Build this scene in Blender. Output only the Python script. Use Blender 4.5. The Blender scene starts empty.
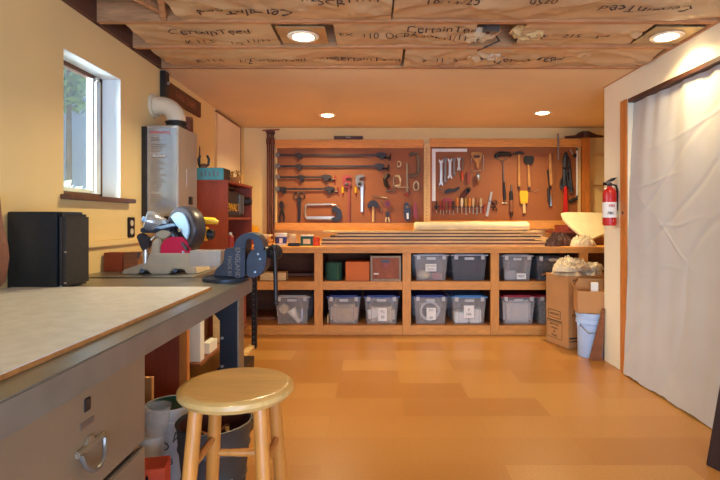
import bpy, bmesh, math, random
from mathutils import Vector, Matrix, noise
random.seed(7)
C = bpy.context.scene.collection
R = math.radians
F, CX, CY, CH = 490.0, 374.0, 219.0, 1.25       # focal length in pixels, principal point, camera height
WL, WR, YB, ZC = -1.66, 2.04, 6.25, 2.41        # wall planes and ceiling height (metres)

def P(px, py, Y):                                # a measured photo point at a known distance -> metres
    return Vector(((px-CX)/F*Y, Y, CH-(py-CY)/F*Y))

# ------------------------------------------------------------------ materials
MATS = {}
def mat(name, col, rough=.55, metal=0., var=.12, scale=6., bump=.0, stretch=(1,1,1), alpha=1., grain=0., emit=None, spec=.5, coat=0.):
    if name in MATS: return MATS[name]
    m = bpy.data.materials.new(name); m.use_nodes = True
    n, l = m.node_tree.nodes, m.node_tree.links
    b = n['Principled BSDF']
    lin = [((c/255+.055)/1.055)**2.4 if c > 10 else c/255/12.92 for c in col]
    b.inputs['Roughness'].default_value = rough; b.inputs['Metallic'].default_value = metal
    b.inputs['Specular IOR Level'].default_value = spec
    b.inputs['Coat Weight'].default_value = coat
    tc = n.new('ShaderNodeTexCoord'); mp = n.new('ShaderNodeMapping'); mp.inputs['Scale'].default_value = stretch
    l.new(tc.outputs['Object'], mp.inputs['Vector'])
    nz = n.new('ShaderNodeTexNoise'); nz.inputs['Scale'].default_value = scale; nz.inputs['Detail'].default_value = 5
    l.new(mp.outputs[0], nz.inputs['Vector'])
    rp = n.new('ShaderNodeValToRGB'); rp.color_ramp.elements[0].position = .3; rp.color_ramp.elements[1].position = .7
    rp.color_ramp.elements[0].color = [max(0, c*(1-var)) for c in lin]+[1]
    rp.color_ramp.elements[1].color = [min(1, c*(1+var)) for c in lin]+[1]
    l.new(nz.outputs['Fac'], rp.inputs[0])
    out = rp.outputs[0]
    if grain:
        wv = n.new('ShaderNodeTexNoise'); wv.inputs['Scale'].default_value = 14; wv.inputs['Detail'].default_value = 3
        mp2 = n.new('ShaderNodeMapping'); mp2.inputs['Scale'].default_value = [s*2.2 for s in stretch]
        l.new(tc.outputs['Object'], mp2.inputs[0]); l.new(mp2.outputs[0], wv.inputs['Vector'])
        mx = n.new('ShaderNodeMix'); mx.data_type = 'RGBA'; mx.blend_type = 'MULTIPLY'
        r2 = n.new('ShaderNodeValToRGB'); r2.color_ramp.elements[0].position = .35; r2.color_ramp.elements[1].position = .6
        r2.color_ramp.elements[0].color = (1-grain, 1-grain*1.1, 1-grain*1.2, 1)
        l.new(wv.outputs['Fac'], r2.inputs[0]); mx.inputs[0].default_value = 1
        l.new(out, mx.inputs[6]); l.new(r2.outputs[0], mx.inputs[7]); out = mx.outputs[2]
    l.new(out, b.inputs['Base Color'])
    if bump:
        bp = n.new('ShaderNodeBump'); bp.inputs['Strength'].default_value = bump; bp.inputs['Distance'].default_value = .01
        l.new(nz.outputs['Fac'], bp.inputs['Height']); l.new(bp.outputs[0], b.inputs['Normal'])
    b.inputs['Alpha'].default_value = alpha
    if emit:
        b.inputs['Emission Color'].default_value = [c for c in emit[0]]+[1]; b.inputs['Emission Strength'].default_value = emit[1]
    MATS[name] = m
    return m

XG, ZG, YG = (.35, 3, 3), (3, 3, .35), (3, .35, 3)
M = dict(
 wall=mat('cream_wall_paint', (236,206,142), .85, var=.03, scale=2, bump=.04),
 drywall=mat('bare_drywall', (226,196,148), .9, var=.06, scale=1.2, bump=.02),
 partition=mat('partition_paint', (240,224,190), .8, var=.03, scale=2, bump=.03),
 joist=mat('joist_wood', (196,140,90), .75, var=.2, scale=5, stretch=XG, grain=.25),
 subfloor=mat('subfloor_ply', (96,60,36), .9),
 fir=mat('fir_lumber', (222,150,68), .55, var=.12, scale=5, stretch=XG, grain=.18),
 firv=mat('fir_upright', (222,150,68), .55, var=.12, scale=5, stretch=ZG, grain=.18),
 shelf=mat('shelf_board', (184,118,62), .65, var=.15, scale=4, stretch=XG, grain=.2),
 backply=mat('cabinet_back_ply', (128,74,42), .8, var=.2, scale=3, stretch=XG, grain=.2),
 pine=mat('pale_pine', (226,186,122), .6, var=.1, scale=5, stretch=XG, grain=.15),
 pinev=mat('pale_pine_upright', (226,186,122), .6, var=.1, scale=5, stretch=ZG, grain=.15),
 redwood=mat('red_stained_wood', (150,62,34), .5, var=.15, scale=4, stretch=ZG, grain=.15),
 brownwood=mat('brown_wood', (142,84,46), .55, var=.2, scale=4, stretch=XG, grain=.25),
 walnut=mat('dark_walnut', (74,40,26), .5, var=.2, scale=4, stretch=XG, grain=.25),
 blackwood=mat('dark_brown_board', (52,34,32), .4, var=.3, scale=3, stretch=ZG, grain=.3),
 stool=mat('honey_beech', (206,132,56), .3, var=.1, scale=4, stretch=ZG, grain=.12, coat=.3),
 stoolseat=mat('worn_stool_seat', (214,168,96), .28, var=.12, scale=4, stretch=XG, grain=.12, coat=.3),
 orangewood=mat('orange_trim_wood', (206,122,48), .45, var=.12, scale=5, stretch=ZG, grain=.2),
 benchsteel=mat('bench_grey_steel', (130,126,116), .3, .4, var=.1, scale=9, bump=.02),
 tansteel=mat('tan_painted_steel', (140,120,94), .42, .2, var=.06, scale=4),
 blacksteel=mat('black_steel', (34,32,34), .45, .4, var=.2),
 laminate=mat('white_scuffed_laminate', (224,226,230), .42, var=.08, scale=22, bump=.03),
 chip=mat('chipboard_edge', (184,128,70), .8, var=.2, scale=30),
 blackvinyl=mat('black_vinyl', (20,28,32), .3, var=.2, scale=40, bump=.03),
 grille=mat('speaker_grille_cloth', (50,44,38), .85, var=.15, scale=60, bump=.1),
 white=mat('white_plastic', (232,230,222), .45, var=.03),
 paper=mat('white_paper', (236,230,218), .8, var=.04),
 ink=mat('black_ink', (44,34,28), .8),
 redink=mat('red_ink', (204,60,40), .7),
 kraft=mat('kraft_facing', (196,158,112), .34, var=.07, scale=5, bump=.05, spec=.5),
 kraftink=mat('kraft_print', (66,44,32), .7),
 fibre=mat('pink_tan_fibre', (206,170,110), .95, var=.25, scale=20, bump=.4),
 lens=mat('lamp_lens', (255,240,210), .5, emit=((1,.82,.55), 22)),
 trimring=mat('lamp_trim_ring', (236,220,190), .4),
 sheet=mat('metal_can_plate', (190,160,110), .4, .5),
 heater=mat('heater_brushed_steel', (176,168,158), .34, .55, var=.06, scale=8, stretch=ZG),
 heaterlabel=mat('heater_silver_label', (170,174,178), .2, .6, var=.04),
 pvc=mat('cream_vent_pipe', (226,208,172), .4, var=.04),
 sash=mat('vinyl_sash', (206,212,210), .4),
 dkframe=mat('brown_window_trim', (104,66,44), .5, var=.15, scale=5, grain=.2),
 jamb=mat('white_reveal_paint', (226,228,224), .7, var=.02),
 siding=mat('blue_grey_siding', (140,158,178), .8, var=.08, scale=3),
 leaf=mat('garden_leaf', (98,128,62), .6, var=.35, scale=9),
 leafpale=mat('pale_leaf', (196,206,190), .6, var=.3, scale=9),
 bark=mat('bark', (84,64,48), .9, var=.3),
 peg=mat('pegboard_hardboard', (154,86,34), .6, var=.06, scale=3),
 iron=mat('dark_iron', (58,50,46), .45, .6, var=.2),
 steel=mat('plated_steel', (196,188,176), .3, .75, var=.06),
 dullsteel=mat('dull_steel', (128,118,106), .4, .6, var=.12),
 red=mat('red_paint', (196,38,30), .35, var=.08),
 redtool=mat('faded_red_paint', (150,44,38), .45, var=.1),
 crimson=mat('crimson_plastic', (196,24,66), .35, var=.05),
 yellow=mat('yellow_plastic', (238,176,34), .4, var=.05),
 black=mat('black_plastic', (28,26,26), .42, var=.15),
 rubber=mat('black_rubber', (24,22,22), .7),
 blue=mat('blue_lid', (52,62,130), .4, var=.05),
 ltblue=mat('light_blue_lid', (92,146,204), .4, var=.05),
 redlid=mat('red_lid', (166,42,54), .4, var=.05),
 greylid=mat('translucent_grey_lid', (186,180,172), .4, var=.04),
 bin=mat('clear_plastic_bin', (226,220,214), .25, var=.04, alpha=.17),
 bindark=mat('smoky_plastic_bin', (110,112,118), .25, var=.04, alpha=.42),
 greencloth=mat('green_fabric', (44,84,64), .9, var=.1, scale=20),
 orangecard=mat('orange_card', (216,110,42), .7, var=.05),
 wicker=mat('reddish_crate', (150,82,52), .7, var=.2, scale=14),
 cratetrim=mat('grey_crate_trim', (150,130,104), .6, var=.3, scale=60),
 card=mat('cardboard', (190,134,78), .8, var=.06, scale=5),
 cardprint=mat('cardboard_print', (62,58,44), .8),
 pail=mat('pale_blue_pail', (176,196,222), .45, var=.04),
 canvas=mat('canvas_cream', (226,204,158), .85, var=.08, scale=9, bump=.1),
 rag=mat('cream_rag', (222,200,160), .9, var=.12, scale=12, bump=.15),
 ragtan=mat('tan_rag', (188,160,122), .9, var=.15, scale=12, bump=.15),
 ragdark=mat('dark_brown_leather', (72,38,26), .6, var=.3, scale=8, bump=.1),
 curtain=mat('white_sheet_fabric', (196,190,182), .8, var=.03, scale=5, bump=.02),
 teal=mat('teal_box_print', (78,150,152), .55, var=.12, scale=8),
 viseblue=mat('blue_grey_enamel', (46,53,64), .4, .3, var=.25, scale=14, bump=.05),
 sawgrey=mat('saw_cast_beige', (196,180,150), .45, .25, var=.1),
 sawblue=mat('saw_guard_pale', (170,198,216), .3, .2, var=.04),
 guard=mat('saw_guard_dark', (64,58,60), .35, .3, var=.15),
 clear=mat('clear_cup', (226,216,200), .15, alpha=.25),
 greenlid=mat('green_lid', (20,82,58), .4, var=.08),
 orangebox=mat('orange_box_print', (220,82,40), .6, var=.2, scale=14),
 binmetal=mat('waste_bin_grey', (74,70,64), .5, .3, var=.15, scale=8),
 rust=mat('rust_inside', (82,36,22), .8, var=.25, scale=10),
 copper=mat('brown_pipe', (112,62,42), .45, .4, var=.15, scale=8),
 sign=mat('sign_stained_wood', (100,52,28), .6, var=.2, scale=5, stretch=YG, grain=.25),
 carve=mat('carved_light_wood', (150,92,56), .7),
 pinkstrip=mat('bent_veneer', (140,92,70), .55, var=.12, scale=4, stretch=ZG, grain=.15),
 kbrass=mat('brass', (204,160,80), .35, .8),
 outlet=mat('outlet_socket', (220,206,180), .5),
 glass=mat('window_glass', (220,235,240), .03, alpha=.12, var=.0),
 ground=mat('outside_ground', (120,116,96), .95, var=.2),
)
# pegboard holes
def peg_holes():
    m = M['peg']; n, l = m.node_tree.nodes, m.node_tree.links; b = n['Principled BSDF']
    src = b.inputs['Base Color'].links[0].from_socket
    tc = n.new('ShaderNodeTexCoord'); sep = n.new('ShaderNodeSeparateXYZ'); l.new(tc.outputs['Object'], sep.inputs[0])
    def mth(op, a, c=None):
        k = n.new('ShaderNodeMath'); k.operation = op
        for i, v in enumerate((a, c)):
            if v is None: continue
            if isinstance(v, (int, float)): k.inputs[i].default_value = v
            else: l.new(v, k.inputs[i])
        return k.outputs[0]
    d = []
    for ax in ('X', 'Z'):
        f = mth('FRACT', mth('MULTIPLY', sep.outputs[ax], 1/.0254)); s = mth('SUBTRACT', f, .5); d.append(mth('MULTIPLY', s, s))
    h = mth('LESS_THAN', mth('ADD', d[0], d[1]), .022)
    mx = n.new('ShaderNodeMix'); mx.data_type = 'RGBA'; l.new(h, mx.inputs[0]); l.new(src, mx.inputs[6]); mx.inputs[7].default_value = (.04, .015, .006, 1)
    l.new(mx.outputs[2], b.inputs['Base Color'])
peg_holes()
def floor_mat():
    m = bpy.data.materials.new('fibreboard_floor_panels'); m.use_nodes = True
    n, l = m.node_tree.nodes, m.node_tree.links; b = n['Principled BSDF']
    tc = n.new('ShaderNodeTexCoord'); mp = n.new('ShaderNodeMapping'); mp.inputs['Location'].default_value = (.27, -.01, 0)
    l.new(tc.outputs['Object'], mp.inputs[0])
    br = n.new('ShaderNodeTexBrick'); br.offset = .5
    for k, v in (('Scale', 1), ('Mortar Size', .0012), ('Mortar Smooth', .3), ('Bias', 0), ('Brick Width', .93), ('Row Height', .31)): br.inputs[k].default_value = v
    br.inputs['Color1'].default_value = (.42, .165, .031, 1); br.inputs['Color2'].default_value = (.54, .250, .060, 1); br.inputs['Mortar'].default_value = (.42, .17, .04, 1)
    l.new(mp.outputs[0], br.inputs['Vector'])
    nz = n.new('ShaderNodeTexNoise'); nz.inputs['Scale'].default_value = 90; nz.inputs['Detail'].default_value = 4; l.new(tc.outputs['Object'], nz.inputs['Vector'])
    rp = n.new('ShaderNodeValToRGB'); rp.color_ramp.elements[0].color = (.84, .82, .8, 1); rp.color_ramp.elements[0].position = .3; rp.color_ramp.elements[1].position = .7
    l.new(nz.outputs['Fac'], rp.inputs[0])
    mx = n.new('ShaderNodeMix'); mx.data_type = 'RGBA'; mx.blend_type = 'MULTIPLY'; mx.inputs[0].default_value = 1
    l.new(br.outputs['Color'], mx.inputs[6]); l.new(rp.outputs[0], mx.inputs[7]); l.new(mx.outputs[2], b.inputs['Base Color'])
    b.inputs['Roughness'].default_value = .33; b.inputs['Specular IOR Level'].default_value = .45
    return m
M['floor'] = floor_mat()

# ------------------------------------------------------------------ mesh building
def axis_m(p0, p1):
    p0, p1 = Vector(p0), Vector(p1); d = p1-p0
    return Matrix.Translation((p0+p1)/2) @ d.to_track_quat('Z', 'Y').to_matrix().to_4x4(), d.length
class MB:
    def __init__(s): s.b = bmesh.new()
    def box(s, lo, hi, rot=None):
        lo, hi = Vector(lo), Vector(hi); c = (lo+hi)/2; d = hi-lo
        m = Matrix.Translation(c) @ (rot.to_4x4() if rot else Matrix()) @ Matrix.Diagonal((abs(d.x), abs(d.y), abs(d.z), 1))
        bmesh.ops.create_cube(s.b, size=1, matrix=m); return s
    def cyl(s, p0, p1, r0, r1=None, n=16):
        m, L = axis_m(p0, p1)
        bmesh.ops.create_cone(s.b, cap_ends=True, segments=n, radius1=r0, radius2=r0 if r1 is None else r1, depth=L, matrix=m); return s
    def sph(s, c, r, sc=(1,1,1), n=12):
        bmesh.ops.create_uvsphere(s.b, u_segments=n*2, v_segments=n, radius=r, matrix=Matrix.Translation(c) @ Matrix.Diagonal((*sc, 1))); return s
    def tube(s, pts, r, n=8, closed=False):
        pts = [Vector(p) for p in pts]; rings = []; N = len(pts)
        for i, p in enumerate(pts):
            a = pts[(i-1) % N] if closed or i else p; c = pts[(i+1) % N] if closed or i < N-1 else p
            t = (c-a).normalized(); q = t.to_track_quat('Z', 'Y')
            rr = r[i] if isinstance(r, (list, tuple)) else r
            rings.append([s.b.verts.new(p + q @ Vector((math.cos(k/n*2*math.pi)*rr, math.sin(k/n*2*math.pi)*rr, 0))) for k in range(n)])
        for i in range(N if closed else N-1):
            A, B = rings[i], rings[(i+1) % N]
            off = 0
            if True:
                off = min(range(n), key=lambda o: sum((A[k].co-B[(k+o) % n].co).length_squared for k in (0, n//3)))
            for k in range(n): s.b.faces.new((A[k], A[(k+1) % n], B[(k+1+off) % n], B[(k+off) % n]))
        if not closed: s.b.faces.new(rings[0][::-1]); s.b.faces.new(rings[-1])
        return s
    def lathe(s, prof, o=(0,0,0), m=None, n=28, close=False):
        M4 = Matrix.Translation(o) @ (m.to_4x4() if m else Matrix()); rings = []
        for r, z in prof:
            r = max(r, 1e-4)
            rings.append([s.b.verts.new(M4 @ Vector((math.cos(k/n*2*math.pi)*r, math.sin(k/n*2*math.pi)*r, z))) for k in range(n)])
        for A, B in zip(rings, rings[1:]):
            for k in range(n): s.b.faces.new((A[k], A[(k+1) % n], B[(k+1) % n], B[k]))
        if not close: s.b.faces.new(rings[0][::-1])
        s.b.faces.new(rings[-1])
        return s
    def prism(s, pts, d):                         # polygon of 3D points pushed along the vector d
        d = Vector(d); A = [s.b.verts.new(Vector(p)) for p in pts]; B = [s.b.verts.new(Vector(p)+d) for p in pts]
        s.b.faces.new(A); s.b.faces.new(B[::-1]); n = len(A)
        for k in range(n): s.b.faces.new((A[k], B[k], B[(k+1) % n], A[(k+1) % n]))
        return s
    def ringprism(s, outer, inner, d):
        d = Vector(d); n = len(outer); V = [[s.b.verts.new(Vector(p)+o) for p in L] for o in (Vector(), d) for L in (outer, inner)]
        o0, i0, o1, i1 = V
        for k in range(n):
            j = (k+1) % n
            for q in ((o0[k], o0[j], i0[j], i0[k]), (o1[k], i1[k], i1[j], o1[j]), (o0[k], o1[k], o1[j], o0[j]), (i0[k], i0[j], i1[j], i1[k])): s.b.faces.new(q)
        return s
    def grid(s, f, nu, nv):                       # f(u, v) -> point, u and v in 0..1
        V = [[s.b.verts.new(f(i/nu, j/nv)) for j in range(nv+1)] for i in range(nu+1)]
        for i in range(nu):
            for j in range(nv): s.b.faces.new((V[i][j], V[i+1][j], V[i+1][j+1], V[i][j+1]))
        return s
    def build(s, name, m, parent=None, bevel=0., smooth=False, label=None, thick=0., seg=2):
        b = s.b
        if thick:
            bmesh.ops.recalc_face_normals(b, faces=b.faces)
            bmesh.ops.solidify(b, geom=list(b.faces), thickness=thick)
        bmesh.ops.recalc_face_normals(b, faces=b.faces)
        if bevel:
            e = [x for x in b.edges if len(x.link_faces) == 2 and x.calc_face_angle(0) > .6]
            bmesh.ops.bevel(b, geom=e, offset=bevel, segments=seg, affect='EDGES', clamp_overlap=True)
        me = bpy.data.meshes.new(name); b.to_mesh(me); b.free()
        if smooth:
            me.polygons.foreach_set('use_smooth', [True]*len(me.polygons))
            me.set_sharp_from_angle(angle=R(38))
        me.materials.append(m if not isinstance(m, str) else M[m])
        o = bpy.data.objects.new(name, me); C.objects.link(o)
        if parent: o.parent = parent
        if label: o['label'] = label
        return o
TOP = []
def tag(o, label, cat, group=None, kind=None):
    o['label'] = label; o['category'] = cat
    if group: o['group'] = group
    if kind: o['kind'] = kind
    TOP.append(o); return o
def thing(name, label, cat, group=None):
    o = bpy.data.objects.new(name, None); o.empty_display_size = .05; C.objects.link(o); return tag(o, label, cat, group)
def struct(name, mb, m, parent=None, **k):
    o = mb.build(name, m, parent, **k)
    if not parent: o['kind'] = 'structure'
    return o
def text(body, size, loc, rot, m, parent, name='lettering', depth=.0006, sx=1., align='CENTER'):
    cu = bpy.data.curves.new('t', 'FONT'); cu.body = body; cu.size = size; cu.extrude = depth; cu.align_x = align; cu.align_y = 'CENTER'; cu.resolution_u = 3
    ob = bpy.data.objects.new('t', cu); C.objects.link(ob); bpy.context.view_layer.update()
    me = bpy.data.meshes.new_from_object(ob.evaluated_get(bpy.context.evaluated_depsgraph_get()))
    bpy.data.objects.remove(ob); bpy.data.curves.remove(cu)
    me.transform(Matrix.Translation(loc) @ rot.to_4x4() @ Matrix.Diagonal((sx, 1, 1, 1)))
    me.materials.clear(); me.materials.append(M[m]); me.name = name
    o = bpy.data.objects.new(name, me); C.objects.link(o); o.parent = parent; return o
def basis(x, y):                                  # rotation whose local x, y axes are given
    x, y = Vector(x).normalized(), Vector(y).normalized(); z = x.cross(y); return Matrix((x, y, z)).transposed()
FRONT = basis((1,0,0), (0,0,1))                   # reads from the camera side (normal -Y)
def nz(x, y=0, z=0): return noise.noise((x, y, z))
def kids(o): return [c for c in bpy.data.objects if c.parent == o]
def copy_tree(o, parent=None):
    c = o.copy(); C.objects.link(c); c.parent = parent
    for ch in kids(o): copy_tree(ch, c)
    return c

# ------------------------------------------------------------------ room shell
struct('floor', MB().box((-1.9,-2.1,-.06), (3.5,6.4,0)), 'floor')
wy0, wy1, wz0, wz1 = 2.62, 3.21, 1.385, 2.165     # window opening in the side wall
w = MB()
w.box((WL-.16,-2.1,0), (WL,wy0,2.7)); w.box((WL-.16,wy1,0), (WL,6.4,2.7)); w.box((WL-.16,wy0,0), (WL,wy1,wz0)); w.box((WL-.16,wy0,wz1), (WL,wy1,2.7))
struct('wall_left', w, 'wall')
struct('wall_back', MB().box((WL,YB,0), (3.5,YB+.12,2.7)), 'wall')
w = MB(); oy0, oy1, oz = 2.1, 3.94, 2.215         # curtained opening in the partition
w.box((WR,-2.1,0), (WR+.11,oy0,ZC+.0)); w.box((WR,oy1,0), (WR+.11,4.34,ZC)); w.box((WR,oy0,oz), (WR+.11,oy1,ZC))
struct('wall_right', w, 'partition')
struct('wall_far_right', MB().box((3.35,-2.1,0), (3.5,YB,2.7)), 'wall')
# unseen rear wall with an assumed bare opening that holds the cool area light
w = MB(); w.box((WL,-2.1,0), (-.9,-2.0,2.7)); w.box((1.7,-2.1,0), (3.35,-2.0,2.7)); w.box((-.9,-2.1,1.55), (1.7,-2.0,2.7)); w.box((-.9,-2.1,0), (1.7,-2.0,.25))
struct('wall_rear', w, 'wall')
YD = 3.79
struct('ceiling', MB().box((WL,YD,ZC), (3.35,YB,ZC+.016)), 'drywall')
struct('ceiling_subfloor', MB().box((-1.9,-2.1,ZC+.235), (3.5,6.4,ZC+.27)), 'subfloor')
for i, y in enumerate((-1.83,-1.4,-.97,-.54,-.11,.32,.75,1.18,1.61,2.04,2.47,2.90,3.33,3.775)):
    struct('trim_%d' % (i+1), MB().box((WL,y-.019,ZC), (3.35 if y > 4 else WR+.1,y+.019,ZC+.235)), 'joist')
struct('trim_22', MB().box((WL,-2,ZC), (WL+.03,YD-.004,ZC+.235)), 'subfloor')  # dark strip added so the open joist bay ends look shaded
struct('trim_20', MB().box((WR-.02,-2,ZC-.0), (WR+.1,4.34,ZC+.038)), 'joist')   # plate along the partition
struct('trim_21', MB().box((WL,2.75,1.085), (WL+.022,3.49,1.118)), 'wall')      # ledge behind the benches
# window
win = struct('window_1', MB().box((WL-.158,wy0-.005,wz0-.005), (WL-.12,wy0+.03,wz1)).box((WL-.158,wy1-.03,wz0), (WL-.12,wy1+.002,wz1)).box((WL-.158,wy0,wz1-.028), (WL-.12,wy1,wz1)).box((WL-.158,wy0,wz0), (WL-.12,wy1,wz0+.028)), 'dkframe')
win['label'] = 'small window with wooden sill in the cream wall'
MB().box((WL-.15,wy1-.125,wz0+.025), (WL-.112,wy1-.10,wz1-.028)).box((WL-.15,wy1-.075,wz0+.025), (WL-.116,wy1-.028,wz1-.028)).box((WL-.15,wy0+.02,wz0+.025), (WL-.12,wy1-.1,wz0+.05)).build('sash', 'sash', win)
MB().box((WL-.14,wy0+.02,wz0+.03), (WL-.136,wy1-.03,wz1-.03)).build('pane', 'glass', win)
MB().box((WL-.1165,wy1-.004,wz0), (WL+.0,wy1+.001,wz1)).box((WL-.1165,wy0,wz1-.004), (WL,wy1,wz1+.001)).build('reveal', 'jamb', win)
MB().box((WL-.118,wy0-.03,wz0-.03), (WL+.055,wy1+.10,wz0-.002)).build('window_sill', 'dkframe', win, bevel=.004)
MB().box((WL-.112,wy1-.11,wz1-.045), (WL-.09,wy1-.085,wz1-.02)).build('latch', 'steel', win)
# outside
struct('ground_outside', MB().box((-9,-3,-.1), (-1.95,16,-.02)), 'ground')
ho = struct('wall_neighbour', MB().box((-4.9,4.2,0), (-4.75,9.5,3.9)), 'siding')
def bush(name, label, cx, cy, z0, z1, rx, n, m, size, group=None):
    t = thing(name, label, 'shrub', group)
    mb = MB(); rnd = random.Random(n)
    for i in range(n):
        a, u, v = rnd.uniform(0, 6.28), rnd.random()**.5, rnd.uniform(-1, 1)
        p = Vector((cx+math.cos(a)*rx*u, cy+math.sin(a)*rx*u, (z0+z1)/2+v*(z1-z0)/2*(1-.45*u*u)))
        q = Vector((rnd.uniform(-1,1), rnd.uniform(-1,1), rnd.uniform(-.6,.6))).normalized(); s2 = q.orthogonal().normalized(); s3 = q.cross(s2)
        k = size*rnd.uniform(.6, 1.3)
        vs = [mb.b.verts.new(p+x) for x in (s2*k, s3*k*.45, -s2*k, -s3*k*.45)]; mb.b.faces.new(vs)
    mb.build('foliage', m, t, thick=.002)
    MB().cyl((cx,cy,-.03), (cx,cy,(z0+z1)/2), .045, .02, 8).build('stem', 'bark', t)
bush('garden_tree', 'leafy green tree outside the top of the window', -3.3, 5.3, 2.42, 3.8, .65, 2600, 'leaf', .06)
bush('garden_shrub', 'pale shrub outside the bottom of the window', -2.85, 4.35, .2, 1.62, .5, 1500, 'leafpale', .05)  # leaves given one pale tone overall

# ------------------------------------------------------------------ insulation
Rdown = basis((1,0,0), (0,-1,0)); Rdown2 = basis((-1,0,0), (0,1,0))
def batt(x0, x1, y0, y1, label, prints, seed, wr=.012):
    t = thing('insulation_batt', label, 'insulation', 'kraft faced batts between the joists')
    def f(u, v):
        x, y = x0+(x1-x0)*u, y0+(y1-y0)*v; e = 4*v*(1-v)
        z = ZC+.013-.008*e**.5 + .9*wr*nz(x*1.7+seed, y*6+x*2.5, seed)+.25*wr*nz(x*6, y*22, seed) - wr*1.0*max(0, 1-9*abs(nz(x*2.6-y*4, seed*3.1, y*2)))*e - wr*.7*max(0, 1-8*abs(nz(x*5+y*6, y*3, seed)))*e
        return Vector((x, y, max(z, ZC-.022)))
    n = max(8, int((x1-x0)*34))
    MB().grid(f, n, 22).build('paper_facing', 'kraft', t, smooth=True)
    MB().box((x0,y0,ZC+.085), (x1,y1,ZC+.2)).build('fibre_fill', 'fibre', t)
    words_ = []
    for body, size, x, v, flip in prints:
        n_, k_ = len(body), 0
        for wd_ in body.split(' '):
            words_.append((wd_, size, x+(-1 if flip else 1)*(k_+len(wd_)/2-n_/2)*size*.58, v, flip)); k_ += len(wd_)+1
    for body, size, x, v, flip in words_:
        y = y0+(y1-y0)*v
        o = text(body, size, Vector((0,0,0)), Matrix.Identity(3), 'kraftink', t, 'printing', depth=0)
        me = o.data; bm = bmesh.new(); bm.from_mesh(me); bmesh.ops.subdivide_edges(bm, edges=[e for e in bm.edges if e.calc_length() > .03], cuts=1); bm.to_mesh(me); bm.free()
        for vx in me.vertices:
            q = (Rdown2 if flip else Rdown) @ vx.co; X, Y = x+q.x, y+q.y
            u, vv = (X-x0)/(x1-x0), (Y-y0)/(y1-y0)
            vx.co = f(min(max(u, 0), 1), min(max(vv, 0), 1)) - Vector((0, 0, .006))
def bay(i): return (2.04, 2.47, 2.90, 3.33, 3.775)[i]+.019, (2.04, 2.47, 2.90, 3.33, 3.775)[i+1]-.019
ct = 'CertainTeed'
a, b = bay(0); batt(-1.64, 2.0, a, b, 'kraft paper insulation batt in the joist bay nearest the camera', [('10/11/25', .09, .3, .7, 0), (ct, .1, -.9, .75, 1), (ct, .1, 1.3, .8, 1)], 1)
a, b = bay(1)
batt(-1.12, .098, a, b, 'kraft batt beside the crossed bridging, printed upside down, ending at a seam', [(ct, .105, -.72, .62, 1), ('R-21 5 1/2', .075, -.5, .2, 0), ('SCR11/11', .085, -.13, .28, 0)], 2, .018)
batt(.108, 2.0, a, b, 'long kraft batt dated 10/11/25 running from the seam to the curtain wall', [('10/11/25', .085, .42, .3, 0), ('0520', .075, .9, .28, 0), (ct, .1, 1.5, .55, 1)], 3, .018)
a, b = bay(2)
batt(-1.50, -.62, a, b, 'kraft batt in the middle bay between side wall and glowing ceiling lamp', [(ct, .1, -1.02, .3, 0), ('K.11.5 1/2', .075, -1.05, .75, 0), ('11/11', .075, -.75, .68, 0)], 4)
batt(-.245, .62, a, b, 'wrinkled kraft batt in the middle bay beside the lamp, printed EX 11-0', [('EX 110 OCBA', .075, .02, .42, 0), (ct, .095, .44, .2, 0), ('SCR11/11', .075, .45, .52, 0)], 5, .02)
batt(.92, 1.68, a, b, 'crumpled kraft batt in the middle bay next to the lamp over the curtain', [('15  215 1/2', .08, 1.25, .45, 0)], 6, .028)
a, b = bay(3)
batt(-1.54, .2, a, b, 'kraft batt along the edge of the drywall ceiling above the water heater', [('K.11.5 1/2', .08, -1.1, .55, 0), (ct+' KRAFT', .08, -.56, .5, 0), (ct, .1, -.06, .5, 0)], 7)
batt(.22, 2.0, a, b, 'kraft batt along the drywall edge with slanting maker name near the partition', [('5 11 512', .075, .52, .5, 0), (ct, .1, 1.12, .5, 0)], 8, .022)
# torn facing with a junction box between the joists
t = thing('junction_box', 'small metal junction box in torn insulation between the middle joists', 'electrical box')
c = P(489, 34, 3.06)
MB().box((c.x-.05,3.02,ZC+.0), (c.x+.05,3.12,ZC+.05), Matrix.Rotation(.3,3,'Z')).build('box', 'dullsteel', t, bevel=.004)
MB().cyl((c.x-.01,3.05,ZC-.006), (c.x-.01,3.05,ZC+.002), .012, n=10).cyl((c.x+.02,3.09,ZC-.006), (c.x+.02,3.09,ZC+.002), .006, n=8).build('knockout', 'rust', t)
MB().tube([(c.x+.04,3.1,ZC+.02), (c.x+.1,3.2,ZC+.005), (c.x+.04,3.28,ZC-.004), (c.x+.0,3.4,ZC+.01)], .006).build('cable', 'black', t)
def flap(name, label, cx, cy, r, h, seed, m):
    def f(u, v):
        a, rr = u*6.2832, r*(.15+.85*v)*(1+.35*nz(math.cos(u*6.2832)*1.5, math.sin(u*6.2832)*1.5, seed))
        return Vector((cx+math.cos(a)*rr*1.35, cy+math.sin(a)*rr*.8, ZC+.03-h*(1-v*v)+.03*nz(u*9, v*4, seed)))
    tag(MB().grid(f, 28, 8).build(name, m, thick=.003), label, 'insulation')
flap('torn_kraft_flap', 'torn curl of pale kraft paper hanging by the junction box', 1.0, 3.1, .11, .045, 3, 'fibre')
flap('crumpled_kraft_flap', 'crumpled dark kraft scrap tucked beside the junction box', .66, 3.12, .1, .05, 5, 'kraft')
flap('loose_kraft_flap', 'loose kraft fold hanging just past the junction box over the drywall edge', .78, 3.5, .13, .04, 9, 'kraft')
t = thing('joist_bridging', 'pair of crossed wooden bridging struts between joists above the window', 'brace')
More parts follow.
